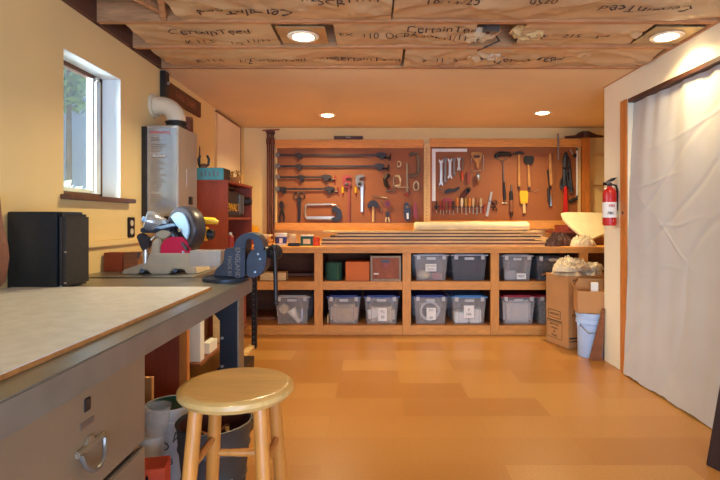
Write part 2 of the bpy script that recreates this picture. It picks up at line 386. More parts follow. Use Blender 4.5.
for p0, p1 in (((-1.30,2.50,ZC+.02), (-1.22,2.88,ZC+.05)), ((-1.10,2.50,ZC+.05), (-1.235,2.88,ZC+.02))):
    m, L = axis_m(p0, p1); mb = MB(); bmesh.ops.create_cube(mb.b, size=1, matrix=m @ Matrix.Diagonal((.036, .036, L, 1))); mb.build('strut', 'joist', t, bevel=.003)

# ------------------------------------------------------------------ ceiling lamps
LAMPS = [(-.45,3.115,'recessed ceiling lamp among the insulation, nearer the window wall',1),
         (1.86,3.115,'recessed ceiling lamp beside the top of the curtain',1),
         (-.52,5.47,'recessed lamp in the drywall ceiling before the bar clamp pegboard',0),
         (1.84,5.35,'recessed lamp in the drywall ceiling before the hammer pegboard',0)]
for x, y, lab, open_ in LAMPS:
    t = thing('recessed_light', lab, 'ceiling lamp', 'recessed ceiling lamps')
    z = ZC+(.0 if open_ else .0008)
    prof = [(.068,z-.001), (.085,z-.009), (.096,z-.006), (.1,z), (.068,z)]
    mb = MB(); mb.lathe([(.07,z-.006), (.092,z-.007), (.1,z-.001), (.1,z+.0), (.07,z+.0)], (x,y,0), n=32); mb.build('trim_ring', 'trimring', t, smooth=True)
    MB().lathe([(.071,z-.005), (.05,z-.012), (.02,z-.015), (.001,z-.0155)], (x,y,0), n=28).build('lens', 'lens', t, smooth=True)
    if open_:
        MB().box((x-.15,y-.14,z+.004), (x+.15,y+.14,z+.012)).build('mounting_plate', 'sheet', t)
        MB().cyl((x,y,z+.013), (x,y,z+.17), .09, n=24).build('can', 'sheet', t)
    li = bpy.data.lights.new('lamp_light', 'AREA'); li.shape = 'DISK'; li.size = .13; li.energy = 8.5 if (open_ and x > 0) else 24; li.color = (1, .81, .46); li.spread = R(140)
    lo = bpy.data.objects.new('lamp_light', li); C.objects.link(lo); lo.location = (x, y, z-.02)
for x, y in ((-.45,1.0), (1.5,1.0), (.5,-.8)):  # further lamps assumed out of view, area lights without fixtures
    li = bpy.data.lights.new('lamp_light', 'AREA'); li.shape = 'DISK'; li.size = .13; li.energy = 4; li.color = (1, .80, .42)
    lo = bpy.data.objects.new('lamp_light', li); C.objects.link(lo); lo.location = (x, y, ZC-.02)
# area lights: assumed source in the rear opening, sky light outside the window
li = bpy.data.lights.new('assumed_daylight', 'AREA'); li.shape = 'RECTANGLE'; li.size = 2.5; li.size_y = 1.25; li.energy = 220; li.color = (.40, .60, 1)
lo = bpy.data.objects.new('assumed_daylight', li); C.objects.link(lo); lo.location = (.4, -2.03, .88); lo.rotation_euler = (R(90), 0, 0)
li = bpy.data.lights.new('window_daylight', 'AREA'); li.shape = 'RECTANGLE'; li.size = .9; li.size_y = 1.0; li.energy = 260; li.color = (.68, .86, 1)
lo = bpy.data.objects.new('window_daylight', li); C.objects.link(lo); lo.location = (-2.6, 2.55, 2.15); lo.rotation_euler = (Vector((.9, .35, -.3))).to_track_quat('-Z', 'Y').to_euler()
# ------------------------------------------------------------------ steel workbench along the side wall
BX, BZ, BE = -.655, .93, 2.64                     # front edge, top, far end
t = thing('workbench', 'long grey steel workbench along the cream wall, white sheet on top', 'workbench')
MB().prism([(-1.655,.2,BZ), (BX,.2,BZ), (BX,.2,BZ-.072), (BX-.012,.2,BZ-.072), (BX-.012,.2,BZ-.03), (-1.655,.2,BZ-.03)], (0,BE-.2,0)).build('bench_top', 'benchsteel', t, bevel=.004)
MB().box((-.765,2.43,0), (BX-.018,2.437,BZ-.03)).box((-.765,2.43,0), (-.758,2.50,BZ-.03)).build('leg', 'blacksteel', t)
MB().box((BX-.022,2.428,0), (BX-.014,2.52,BZ-.03)).build('leg_flange', 'tansteel', t)
MB().prism([(-.765,2.44,BZ-.03), (-.90,2.44,BZ-.03), (-.765,2.44,BZ-.19)], (0,.004,0)).build('gusset', 'blacksteel', t)
mb = MB()
for z in (.28,.33,.47,.52,.66): mb.cyl((-.752,2.431,z), (-.752,2.424,z), .007, n=8)
mb.build('bolt_heads', 'steel', t)
MB().box((-1.6,2.43,0), (-1.54,2.50,BZ-.03)).build('leg', 'blacksteel', t)
# drawer pedestal
t = thing('drawer_cabinet', 'tan steel drawer unit under the bench with a ring pull', 'cabinet')
fx = -.674
MB().box((-1.3,.3,.02), (fx-.022,1.455,BZ-.034)).build('body', 'tansteel', t, bevel=.004)
def drawer(z0, z1, ring):
    d = MB().box((fx-.014,.55,z0), (fx+.002,1.44,z1)).build('drawer', 'tansteel', t, bevel=.004)
    if ring:
        yc, zc = 1.155, .715
        k = MB().tube([(fx+.012+.02*math.sin(a)*.6,yc+math.cos(a)*.046,zc-.052*math.sin(a)) for a in [i*math.pi/14 for i in range(15)]], .006, 8).build('ring_pull', 'dullsteel', d, smooth=True)
        MB().cyl((fx+.0,yc,zc+.006), (fx+.008,yc,zc+.006), .02, n=16).box((fx,yc-.055,zc-.006), (fx+.012,yc+.055,zc+.010)).build('pull_plate', 'tansteel', d, bevel=.003)
        MB().box((fx+.001,yc-.02,.80), (fx+.005,yc+.005,.832)).build('lock', 'black', d, bevel=.002)
        MB().box((fx+.001,yc-.035,.765), (fx+.0035,yc+.02,.78)).build('label_slot', 'dullsteel', d)
drawer(.60,.855,1); drawer(.32,.585,0); drawer(.05,.305,0)
# the sheet on the bench
t = thing('laminate_sheet', 'white scuffed laminate sheet with a brown edge lying on the bench', 'board')
MB().box((-1.63,.25,BZ+.001), (-.735,2.22,BZ+.011)).build('core', 'chip', t)
MB().box((-1.63,.25,BZ+.0112), (-.739,2.218,BZ+.0135)).build('laminate', 'laminate', t)
for x, y, lab in ((-.70,.86,'white scrap of paper on the bench edge near the camera'), (-1.44,2.235,'tiny white crumpled scrap at the foot of the speaker')):
    o = MB().sph((x,y,BZ+.012), .013, (1.4,1,.8), 6).build('paper_scrap', 'white'); tag(o, lab, 'scrap')
# speaker
sp = thing('loudspeaker', 'black boxy loudspeaker standing on the bench by the wall', 'speaker')
sy = 2.205
MB().box((-1.652,sy,BZ), (-1.428,sy+.20,1.283)).build('cabinet', 'blackvinyl', sp, bevel=.004)
MB().box((-1.426,sy+.004,BZ+.006), (-1.396,sy+.205,1.272)).build('grille', 'grille', sp, bevel=.012)
for y, z in ((sy+.012, BZ+.03), (sy+.012, 1.1)): MB().cyl((-1.4,y,z), (-1.393,y,z), .004, n=8).build('grille_peg', 'steel', sp)
# bent strip at the near side of the speaker
pts = [P(a, b, 2.08) for a, b in ((1,286.5),(5,282),(8,270),(9.5,257),(8,243),(4,228),(1.5,212),(0,196))]
mb = MB(); mb.prism(pts+[p-Vector((.008,0,0)) for p in pts[::-1]], (0,-.10,0))
tag(mb.build('veneer_strip', 'pinkstrip'), 'bent tan veneer strip standing against the wall before the speaker', 'wood strip')
# wall outlet
t = thing('wall_outlet', 'dark outlet plate on the wall behind the mitre saw', 'outlet')
oy = 3.34
MB().box((WL+.001,oy-.045,1.125), (WL+.009,oy+.045,1.262)).build('plate', 'black', t, bevel=.003)
for z in (1.165,1.222): MB().cyl((WL+.009,oy,z), (WL+.012,oy,z), .021, n=16).build('socket', 'outlet', t)
# saw bench and its end panel
SB = BZ
t = thing('saw_stand', 'wooden stand with reddish end panel beneath the mitre saw', 'stand')
MB().box((-1.655,2.70,SB-.03), (-1.0,3.3,SB)).build('top', 'benchsteel', t, bevel=.003)
MB().box((-1.64,2.705,0), (-1.075,2.725,SB-.03)).build('end_panel', 'redwood', t); MB().box((-1.64,3.27,0), (-1.36,3.29,SB-.03)).build('end_panel', 'redwood', t)
MB().box((-1.075,2.703,0), (-1.032,2.745,SB-.03)).build('front_stile', 'orangewood', t, bevel=.003)
# wood block
t = thing('wood_block', 'short reddish wood block on the bench behind the speaker', 'wood block')
MB().box((-1.645,2.98,BZ), (-1.53,3.06,1.045)).build('block', 'redwood', t, bevel=.003)
MB().box((-1.529,2.985,BZ), (-1.44,3.10,1.045)).build('offcut', 'brownwood', t, bevel=.003)
# ------------------------------------------------------------------ mitre saw
ms = thing('mitre_saw', 'mitre saw with dark blade guard and yellow handle', 'saw')
def S(px, py, Y=2.90): return P(px, py, Y)
def poly(pts, Y, d, f=P): return [f(x, y, Y) for x, y in pts], (0, d, 0)
bz = SB
def onb(v): v = v.copy(); v.z = max(v.z, bz+.001); return v
MB().prism([onb(S(x,y,2.84)) for x, y in ((121,275),(123,270),(146,262),(149,254),(190,254),(194,262),(197,275),(186,275),(184,269),(172,269),(169,275),(150,275),(148,270),(141,270),(138,275))], (0,.24,0)).build('base', 'sawgrey', ms, bevel=.006)
for x in (142, 175): MB().cyl(S(x,270.5,2.838), S(x,270.5,2.83), .012, n=12).build('bolt', 'black', ms)
MB().box(onb(S(155,257,2.83)), S(190,253.5,2.80)).build('fence', 'sawgrey', ms, bevel=.003)
MB().prism([S(x,y,2.838) for x, y in ((160,254.5),(160.5,246),(164,240),(170,237),(182,237),(189,243),(191,254.5))], (0,.03,0)).build('kerf_shield', 'crimson', ms, bevel=.006)
gc = S(183.5,229,2.90); gn = Vector((-.52,-.85,.0)).normalized(); gq = gn.to_track_quat('Z','Y').to_matrix()
MB().lathe([(.135,-.05), (.137,-.02), (.135,.012), (.125,.024), (.001,.024)], gc, gq, 40).build('blade_guard', 'guard', ms, smooth=True)
gx, gy = gq @ Vector((1,0,0)), gq @ Vector((0,1,0))
rt = Vector((.85,-.52,0)); up = Vector((0,0,1))
hub = gc+gn*.0245
arc = [hub+(rt*(-.005)+rt*math.cos(a)*.098+up*math.sin(a)*.098) for a in [R(-38)+i*R(172)/20 for i in range(21)]]
MB().prism(arc, gn*.012).build('guard_plate', 'sawblue', ms, bevel=.003)
MB().cyl(hub+gn*.013+rt*.02-up*.005, hub+gn*.022+rt*.02-up*.005, .012, n=12).build('pivot_bolt', 'steel', ms)
e0, e1 = hub+gn*.014+rt*(-.10)+up*.04, hub+gn*.014+rt*.085+up*(-.118)
MB().tube([e0, e1], .010, 8).build('guard_rim', 'guard', ms)
MB().tube([e0-up*.02-rt*.002, e1-up*.02-rt*.03], .007, 8).build('guard_link', 'sawblue', ms)
# arm, motor and levers on the near side
MB().prism([S(x,y,2.86) for x, y in ((140,233),(140,228),(152,225),(166,224),(171,228),(168,233),(156,233))], (0,.07,0)).build('arm', 'viseblue', ms, bevel=.006)
MB().prism([S(x,y,2.84) for x, y in ((153,227.5),(171,223.5),(174,226),(160,229))], (0,.08,0)).build('arm_cap', 'sawblue', ms, bevel=.004)
MB().prism([S(x,y,2.85) for x, y in ((154,234),(161,230),(169,231),(170,235),(164,239),(156,238))], (0,.06,0)).build('arm_knuckle', 'sawgrey', ms, bevel=.006)
mc = S(150,221,2.88); q = (S(165,225,2.92)-mc).to_track_quat('Z','Y').to_matrix()
MB().lathe([(.02,-.03), (.052,-.026), (.06,0), (.056,.03), (.036,.085), (.03,.1)], mc, q, 24).build('motor_housing', 'heaterlabel', ms, smooth=True)
MB().cyl(mc+q@Vector((0,0,-.03)), mc+q@Vector((0,0,-.045)), .016, n=12).build('motor_cap', 'sawblue', ms)
MB().prism([S(x,y,2.84) for x, y in ((136,236),(140,233),(149,239),(148,247),(143,252),(140,247))], (0,.05,0)).build('rear_bracket', 'guard', ms, bevel=.004)
MB().cyl(onb(S(145.5,264,2.86)), S(145.5,247,2.86), .017, n=14).cyl(S(145.5,256,2.86), S(145.5,253,2.86), .024, n=14).build('hold_down_post', 'steel', ms, smooth=True)
MB().cyl(S(139,252,2.85), S(138,258,2.85), .006, n=8).build('clamp_lever', 'black', ms)
MB().prism([S(x,y,2.85) for x, y in ((150,254.5),(152,243),(156,238),(161,239),(159.5,247),(159.5,254.5))], (0,.05,0)).build('pivot_post', 'sawgrey', ms, bevel=.005)
MB().tube([S(151,240,2.84), S(155,236,2.84), S(160,238,2.84)], .006, 8).build('bevel_lever', 'steel', ms)
MB().tube([S(186,221,3.0), S(204,220.5,3.0), S(214,221,3.0), S(218,222.5,3.0)], [.02,.021,.021,.013], 12).build('handle', 'yellow', ms, smooth=True)
MB().cyl(S(197,233.5,3.03), S(208,234,3.03), .044, n=24).build('motor', 'yellow', ms, bevel=.006, smooth=True)
MB().cyl(S(208,234,3.03), S(214,234.5,3.03), .036, .03, n=24).build('motor_end', 'black', ms, bevel=.005, smooth=True)
# ------------------------------------------------------------------ bench vise
vs = thing('bench_vise', 'heavy blue grey bench vise bolted on the bench corner', 'vise')
VY = 2.56
def V(px, py, Y=VY): return P(px, py, Y)
cb = V(227,280.5,VY+.02); 
MB().lathe([(.118,BZ+.001), (.118,BZ+.016), (.10,BZ+.024), (.07,BZ+.03)], (cb.x,VY,0), n=32).build('swivel_base', 'viseblue', vs, smooth=True)
MB().prism([V(x,y,VY-.075) for x, y in ((212,277.5),(216,269),(223,262),(224,248.5),(244.5,248.5),(244.5,277.5))], (0,.15,0)).build('fixed_body', 'viseblue', vs, bevel=.008)
arch = [(233,249),(234,244),(237,238.5),(241,235),(247,232.5),(253,233),(258,235.5),(262,241),(264,249)]
inn = [(245.5,249.5),(245.3,246),(245.6,243),(246.5,240),(248.5,238.6),(251,238.9),(253,241),(253.8,245),(253.4,249.5)]
mb = MB(); n = len(arch)
F1 = [V(x,y,VY-.06) for x, y in arch]; F2 = [V(x,y,VY-.06) for x, y in inn]; D = Vector((0,.12,0))
vv = [[mb.b.verts.new(p+o) for p in L] for o in (Vector(), D) for L in (F1, F2)]
for k in range(n-1):
    o0, i0, o1, i1 = vv
    for qd in ((o0[k],o0[k+1],i0[k+1],i0[k]), (o1[k],i1[k],i1[k+1],o1[k+1]), (o0[k],o1[k],o1[k+1],o0[k+1]), (i0[k],i0[k+1],i1[k+1],i1[k])): mb.b.faces.new(qd)
for k in (0, n-1): mb.b.faces.new((o0[k], i0[k], i1[k], o1[k]))
mb.build('jaw', 'viseblue', vs, bevel=.004)
MB().prism([V(x,y,VY-.07) for x, y in ((246.5,277),(246,262),(248,254),(252,250),(256,249),(264.5,249),(266,256),(264.5,268),(259,276),(252,278))], (0,.14,0)).build('sliding_body', 'viseblue', vs, bevel=.008)
MB().box(V(189.5,266.5,VY-.0), V(226,249.5,VY+.10)).build('slide_bar', 'heater', vs, bevel=.003)
MB().cyl(V(263,252), V(270,252), .034, .026, n=20).build('screw_collar', 'iron', vs, bevel=.004, smooth=True)
MB().cyl(V(270,252), V(279,251), .02, n=16).sph(V(274.5,252), .042, (1,1,1)).build('screw_head', 'iron', vs, smooth=True)
MB().tube([V(274.3,248,VY-.04), V(274.8,254,VY-.04), V(275.5,276,VY-.04), V(276,303,VY-.04)], .011, 10).sph(V(276,303,VY-.04), .016).sph(V(274.3,247.5,VY-.04), .018).build('handle', 'iron', vs, smooth=True)
VR = basis((0,0,-1), (1,0,0))
text('ENGLAND', .034, V(237.5,263,VY-.0765), VR, 'dullsteel', vs, 'cast_lettering', .0015, 1.0)
text('MADE IN', .028, V(229.5,266,VY-.0765), VR, 'dullsteel', vs, 'cast_lettering', .0015, .9)
for px, py in ((258,254),(260,259),(255,272)): MB().sph(V(px,py,VY-.072), .006, n=5).build('cast_mark', 'sawblue', vs)
# ------------------------------------------------------------------ water heater, vent and wall things
h = thing('water_heater', 'brushed steel wall water heater with printed label and vent pipe', 'water heater')
hx, hy0, hy1, hz0, hz1 = -1.40, 3.49, 3.88, 1.27, 1.92
MB().box((WL+.035,hy0+.012,hz0), (hx,hy1,hz1)).build('casing', 'heater', h, bevel=.006)
MB().box((WL+.002,hy0+.004,hz0-.03), (WL+.034,hy1,hz1-.01)).build('back_plate', 'black', h)
lb = MB().box((WL+.05,hy0+.008,hz0+.02), (hx-.012,hy0+.0118,hz1-.02)).build('label_panel', 'heaterlabel', h)
text('WARNING', .03, Vector((-1.525,hy0+.0065,1.868)), FRONT, 'redink', lb, 'label_print')
mb = MB(); rr = random.Random(4); z = 1.825
while z > 1.36:
    if rr.random() > .13: mb.box((-1.595,hy0+.0066,z), (-1.595+rr.uniform(.06,.115),hy0+.0076,z+.007))
    z -= .0155
mb.build('label_print', 'dullsteel', lb)
text('PROPANE', .02, Vector((-1.535,hy0+.0065,1.70)), FRONT, 'white', lb, 'label_print')
MB().box((hx-.0005,3.66,1.49), (hx+.002,3.75,1.62)).build('front_badge', 'heater', h)
MB().box((hx-.0005,3.70,1.36), (hx+.002,3.78,1.42)).build('rating_plate', 'black', h)
MB().tube([(-1.5,3.62,1.27), (-1.5,3.62,1.10), (-1.56,3.62,1.0)], .014).build('gas_pipe', 'iron', h)
MB().tube([(-1.55,3.75,1.27), (-1.55,3.75,.95)], .012).build('water_pipe', 'copper', h)
px_, py_ = -1.485, 3.68
pts = [(px_,py_,1.95), (px_,py_,2.0)]+[(px_-.12+math.cos(a)*.12,py_,2.0+math.sin(a)*.10) for a in [R(15)*i for i in range(1,7)]]+[(WL+.012,py_,2.10)]
MB().tube(pts, .068, 20).build('vent_elbow', 'pvc', h, smooth=True)
MB().lathe([(.09,0), (.09,.02), (.07,.02)], (WL+.002,py_,2.10), basis((0,1,0),(0,0,1)), 24).build('wall_flange', 'pvc', h, smooth=True)
MB().lathe([(.055,1.915), (.078,1.93), (.078,1.945), (.07,1.95), (.07,1.962), (.078,1.966), (.078,1.978), (.07,1.982)], (px_,py_,0), n=28).build('vent_collar', 'iron', h, smooth=True)
t = thing('tin_can', 'brown tin behind the vent pipe on the water heater', 'tin')
MB().lathe([(.05,hz1+.001), (.052,hz1+.004), (.052,hz1+.10), (.048,hz1+.105), (.001,hz1+.105)], (-1.46,3.81,0), n=24).build('can', 'copper', t, smooth=True)
MB().cyl((-1.46,3.81,hz1+.105), (-1.46,3.81,hz1+.118), .05, n=24).build('lid', 'brownwood', t)
t = thing('carved_sign', 'dark brown carved wooden sign on the wall above the heater', 'sign')
MB().box((WL+.004,3.90,2.205), (WL+.03,4.62,2.345)).build('plank', 'sign', t, bevel=.004)
text('FARE DARK', .088, Vector((WL+.0305,4.26,2.275)), basis((0,1,0),(0,0,1)), 'carve', t, 'carved_letters', .001, 1.0)
t = thing('clamp_bracket', 'black iron bracket hanging on the wall beside the carved sign', 'bracket')
MB().box((WL+.003,3.79,2.19), (WL+.045,3.87,2.40)).build('bar', 'black', t, bevel=.004)
MB().cyl((WL+.03,3.83,2.31), (WL+.06,3.83,2.31), .012, n=10).build('bolt', 'steel', t)
# ------------------------------------------------------------------ steel angle bench with the red cabinet on it
t = thing('angle_iron_bench', 'slotted black angle iron bench under the red cabinet', 'bench')
AX = -1.13
MB().box((WL+.004,3.32,SB-.04), (AX,4.86,SB)).build('top', 'brownwood', t)
for x, y in ((AX-.05,4.72), (-1.60,4.72), (-1.60,3.36), (-1.33,3.36)):
    pz = MB().box((x,y,0), (x+.045,y+.004,SB-.04)).box((x+.041,y,0), (x+.045,y+.045,SB-.04)).build('post', 'blacksteel', t)
    mb = MB()
    for k in range(16): mb.cyl((x+.022,y-.0005,.06+k*.052), (x+.022,y-.002,.06+k*.052), .006, n=8)
    mb.build('slots', 'dullsteel', pz)
MB().box((-1.63,3.38,.23), (-1.2,4.70,.25)).build('lower_shelf', 'brownwood', t)
tag(MB().box((-1.21,4.1,.0), (-1.15,4.76,.035)).build('floor_board', 'pine', bevel=.004), 'pale board lying on the floor at the black bench post', 'board')
rc = thing('red_cabinet', 'red stained open cabinet facing the aisle on the bench', 'cabinet')
ry0, ry1, rx, rz = 4.10, 4.92, -1.225, 1.555
sidez = (SB+.0005, rz)
MB().box((WL+.004,ry0,sidez[0]), (rx,ry0+.022,rz)).build('side_panel', 'redwood', rc, bevel=.002)
MB().box((WL+.004,ry1-.022,sidez[0]), (rx,ry1,rz)).build('side_panel', 'redwood', rc, bevel=.002)
MB().box((WL+.004,ry0-.004,rz), (rx+.006,ry1+.004,rz+.022)).build('top', 'redwood', rc, bevel=.002)
for z in (SB+.001, 1.245): MB().box((WL+.02,ry0+.022,z), (rx-.004,ry1-.022,z+.02)).build('shelf', 'redwood', rc)
MB().box((WL+.004,ry0+.022,SB), (WL+.016,ry1-.022,rz)).build('back_panel', 'walnut', rc)
# power tool case
t = thing('tool_case', 'black tool case with yellow lettering in the red cabinet', 'tool case')
cz = 1.266
MB().box((-1.60,4.126,cz), (-1.262,4.72,cz+.235)).build('shell', 'black', t, bevel=.018)
text('DEWALT', .096, Vector((-1.2605,4.355,cz+.085)), basis((0,1,0),(0,0,1)), 'yellow', t, 'lettering', .001, 1.2)
for y in (4.56,4.66): MB().box((-1.262,y,cz+.03), (-1.245,y+.04,cz+.21)).build('latch', 'dullsteel', t, bevel=.005)
MB().tube([(-1.3,4.3,cz+.236), (-1.29,4.33,cz+.262), (-1.29,4.5,cz+.262), (-1.3,4.53,cz+.236)], .011).build('handle', 'iron', t, smooth=True)
t = thing('power_drill', 'grey corded tool beside the yellow lettered case', 'power tool')
MB().cyl((-1.31,4.80,cz+.15), (-1.2,4.80,cz+.16), .05, .035, 16).build('motor_body', 'iron', t, bevel=.006, smooth=True)
MB().box((-1.33,4.775,cz+.0), (-1.29,4.825,cz+.13)).build('grip', 'black', t, bevel=.008)
t = thing('glue_bottle', 'small pale glue bottle on the red cabinet bottom shelf', 'bottle')
MB().lathe([(.03,SB+.022), (.032,SB+.03), (.032,SB+.12), (.02,SB+.14), (.012,SB+.15)], (-1.29,4.22,0), n=18).build('bottle', 'white', t, smooth=True)
MB().cyl((-1.29,4.22,SB+.15), (-1.29,4.22,SB+.19), .012, .004, 12).build('nozzle', 'redtool', t)
t = thing('red_can', 'red spray can on the red cabinet bottom shelf', 'spray can')
MB().lathe([(.03,SB+.022), (.032,SB+.03), (.032,SB+.16), (.02,SB+.175)], (-1.29,4.40,0), n=18).build('can', 'redtool', t, smooth=True)
MB().cyl((-1.29,4.40,SB+.175), (-1.29,4.40,SB+.20), .014, n=12).build('cap', 'white', t)
# on top of the cabinet
rt_ = rz+.0225
t = thing('teal_box', 'teal printed carton lying on the red cabinet', 'carton')
MB().box((-1.60,4.13,rt_), (-1.27,4.33,rt_+.105)).build('carton', 'teal', t, bevel=.003)
MB().box((-1.2695,4.135,rt_+.003), (-1.268,4.325,rt_+.102)).build('end_label', 'iron', t)
mb = MB()
for k in range(5): mb.box((-1.46+k*.034,4.1285,rt_+.03), (-1.446+k*.034,4.1298,rt_+.07+.012*(k%2)))
mb.build('printed_pattern', 'heaterlabel', t)
t = thing('pincers', 'dark pincers with brown grips lying on the teal carton', 'pincers')
pz = rt_+.107
for s in (-1, 1):
    MB().tube([(-1.46+s*.008,4.2,pz+.01), (-1.46+s*.04,4.2,pz+.03), (-1.46+s*.045,4.2,pz+.075), (-1.46+s*.03,4.2,pz+.11)], .011).build('handle', 'black', t, smooth=True)
MB().prism([(-1.49,4.19,pz), (-1.43,4.19,pz), (-1.44,4.19,pz+.04), (-1.48,4.19,pz+.04)], (0,.03,0)).build('jaws', 'brownwood', t, bevel=.004)
t = thing('dark_rod', 'slim dark tapered rod standing behind the teal carton', 'rod')
MB().cyl((-1.58,4.44,rt_), (-1.58,4.44,rt_+.33), .013, .004, 10).build('rod', 'iron', t, smooth=True)
MB().cyl((-1.58,4.44,rt_), (-1.58,4.44,rt_+.08), .02, .014, 10).build('ferrule', 'brownwood', t, smooth=True)
t = thing('rattan_basket', 'small golden open basket with handles on the red cabinet', 'basket')
bc = Vector((-1.33,4.60,rt_))
MB().lathe([(.05,0), (.055,.01), (.075,.055), (.078,.06), (.07,.056), (.05,.012), (.001,.008)], bc, n=20).build('bowl', 'chip', t, smooth=True)
for k in range(5):
    a = k*1.257
    MB().tube([bc+Vector((math.cos(a)*.07,math.sin(a)*.07,.055)), bc+Vector((math.cos(a)*.085,math.sin(a)*.085,.10)), bc+Vector((math.cos(a+.6)*.06,math.sin(a+.6)*.06,.125)), bc+Vector((math.cos(a+1.2)*.075,math.sin(a+1.2)*.075,.055))], .007).build('loop', 'kbrass', t, smooth=True)
# white framed panel on the wall
t = thing('white_wall_panel', 'white wall board with thin brown trim above the red cabinet', 'panel')
MB().box((WL+.002,5.13,1.30), (WL+.018,6.02,2.365)).build('board', 'partition', t)
MB().box((WL+.002,5.11,2.365), (WL+.024,6.04,2.385)).build('trim', 'brownwood', t); MB().box((WL+.002,6.02,1.30), (WL+.024,6.04,2.365)).build('trim', 'brownwood', t); MB().box((WL+.002,5.10,1.30), (WL+.02,5.13,2.365)).build('trim', 'pinev', t)
# ------------------------------------------------------------------ under the benches
t = thing('waste_bin', 'grey ribbed waste bin with rusty inside under the bench end', 'bin')
wx, wy = -.69, 2.12
MB().lathe([(.115,0), (.12,.004), (.132,.14), (.138,.15), (.134,.16), (.146,.27), (.152,.28), (.148,.29), (.155,.375), (.160,.382), (.152,.384), (.149,.375), (.124,.012), (.001,.012)], (wx,wy,0), n=40).build('shell', 'binmetal', t, smooth=True)
MB().lathe([(.148,.372), (.1235,.02), (.001,.02)], (wx,wy,0), n=40, close=True).build('liner', 'rust', t, smooth=True)
MB().box((wx+.05,wy-.151,.05), (wx+.12,wy-.10,.17), Matrix.Rotation(.55,3,'Z')).build('label', 'paper', t)
MB().tube([(wx-.156,wy-.03,.34), (wx-.166,wy-.03,.30), (wx-.166,wy+.03,.30), (wx-.156,wy+.03,.34)], .004).build('handle', 'dullsteel', t)
rr = random.Random(3)
for i in range(7):
    p = Vector((wx+rr.uniform(-.07,.08), wy+rr.uniform(-.06,.08),  .28+.011*i))
    o = MB().box(p-Vector((.05,.008,.004)), p+Vector((.05,.008,.004)), Matrix.Rotation(rr.uniform(0,3),3,'Z') @ Matrix.Rotation(rr.uniform(-.4,.4),3,'Y')).build('wood_offcut', 'pine' if i % 2 else 'brownwood')
    tag(o, 'wood offcut among the scraps lying in the grey waste bin', 'offcut', 'offcuts in the waste bin')
tag(MB().lathe([(.11,.02), (.127,.15), (.132,.19), (.134,.212), (.001,.225)], (wx,wy,0), n=30).build('wood_shavings', 'rust', smooth=True), 'heap of brown shavings filling the grey waste bin', 'shavings', kind='stuff')
def pail(name, lab, x, y, r0, r1, z0, z1, m, lidm=None):
    t = thing(name, lab, 'pail')
    H = z1-z0
    MB().lathe([(r0,z0), (r0+.004,z0+.006), (r1-.012,z1-.09*H/.36), (r1,z1-.085*H/.36), (r1,z1-.06*H/.36), (r1-.006,z1-.055*H/.36), (r1+.002,z1-.012), (r1,z1), (r1-.008,z1), (r0-.006,z0+.012), (.001,z0+.012)], (x,y,0), n=36).build('bucket', m, t, smooth=True)
    return t
t = pail('lidded_pail', 'white pail with a green lid under the steel bench', -.985, 2.36, .088, .108, 0, .365, 'white')
MB().lathe([(.100,.352), (.101,.354), (.101,.362), (.095,.364), (.09,.356), (.001,.355)], (-.985,2.36,0), n=36).build('lid', 'greenlid', t, smooth=True)
text('PO', .05, Vector((-.975,2.36-.1045,.20)), FRONT, 'ink', t, 'print')
text('5', .04, Vector((-.935,2.36-.102,.13)), FRONT, 'ink', t, 'print')
t = thing('white_tub', 'white plastic tub before the green lidded pail', 'tub')
MB().lathe([(.046,0), (.050,.006), (.056,.31), (.054,.33), (.05,.335), (.001,.335)], (-.95,2.08,0), n=26).build('tub', 'white', t, smooth=True)
t = thing('clear_cup', 'clear plastic cup standing on the white plastic tub', 'cup')
MB().lathe([(.044,.336), (.060,.455), (.064,.457), (.058,.455), (.041,.341), (.001,.341)], (-.925,2.08,0), n=26).build('cup', 'clear', t, smooth=True)
t = thing('orange_carton', 'orange printed carton on the floor next to the drawer unit', 'carton')
MB().box((-.86,1.76,0), (-.765,1.86,.35), Matrix.Rotation(.2,3,'Z')).build('carton', 'orangebox', t, bevel=.002)
text('!', .08, Vector((-.812,1.752,.30)), FRONT, 'black', t, 'print')
t = thing('tall_carton', 'tall brown cardboard carton behind the white pail', 'carton')
MB().box((-1.30,2.50,0), (-1.135,2.53,.44)).build('carton', 'card', t, bevel=.002)
t = thing('paint_tray', 'black shallow tray on the floor beyond the waste bin', 'tray')
MB().box((-.98,2.62,0), (-.72,3.0,.06)).build('tray', 'black', t, bevel=.01)
# on the lower shelf of the angle iron bench
def bx(name, lab, cat, x0, x1, y0, y1, z0, z1, m, rot=0, bev=.003, group=None):
    return tag(MB().box((x0,y0,z0), (x1,y1,z1), Matrix.Rotation(rot,3,'Z')).build(name, m, bevel=bev), lab, cat, group)
bx('white_box', 'tall white box on the low shelf behind the black bench leg', 'box', -1.325,-1.212,3.42,3.50,.251,.545,'white')
bx('white_carton', 'small white printed carton on the low shelf near tall white box', 'carton', -1.27,-1.215,3.62,3.8,.251,.33,'paper')
bx('grey_tray', 'flat grey tray sloping on floor below the low shelf', 'tray', -1.2,-.98,3.30,3.62,.0,.09,'dullsteel')
bx('dark_toolbox', 'dark flat tool tray standing behind the waste bin', 'toolbox', -1.19,-.99,3.7,4.05,.0,.12,'iron')
bx('red_crate', 'red brown crate on the low shelf by the slotted post', 'crate', -1.42,-1.215,4.2,4.66,.251,.56,'redwood')
bx('pine_offcut', 'pale pine offcut standing on the low shelf by red crate', 'offcut', -1.30,-1.22,3.95,4.12,.251,.49,'pine')
bx('brown_carton', 'brown carton at the back of the low shelf', 'carton', -1.62,-1.43,3.9,4.6,.251,.60,'card')
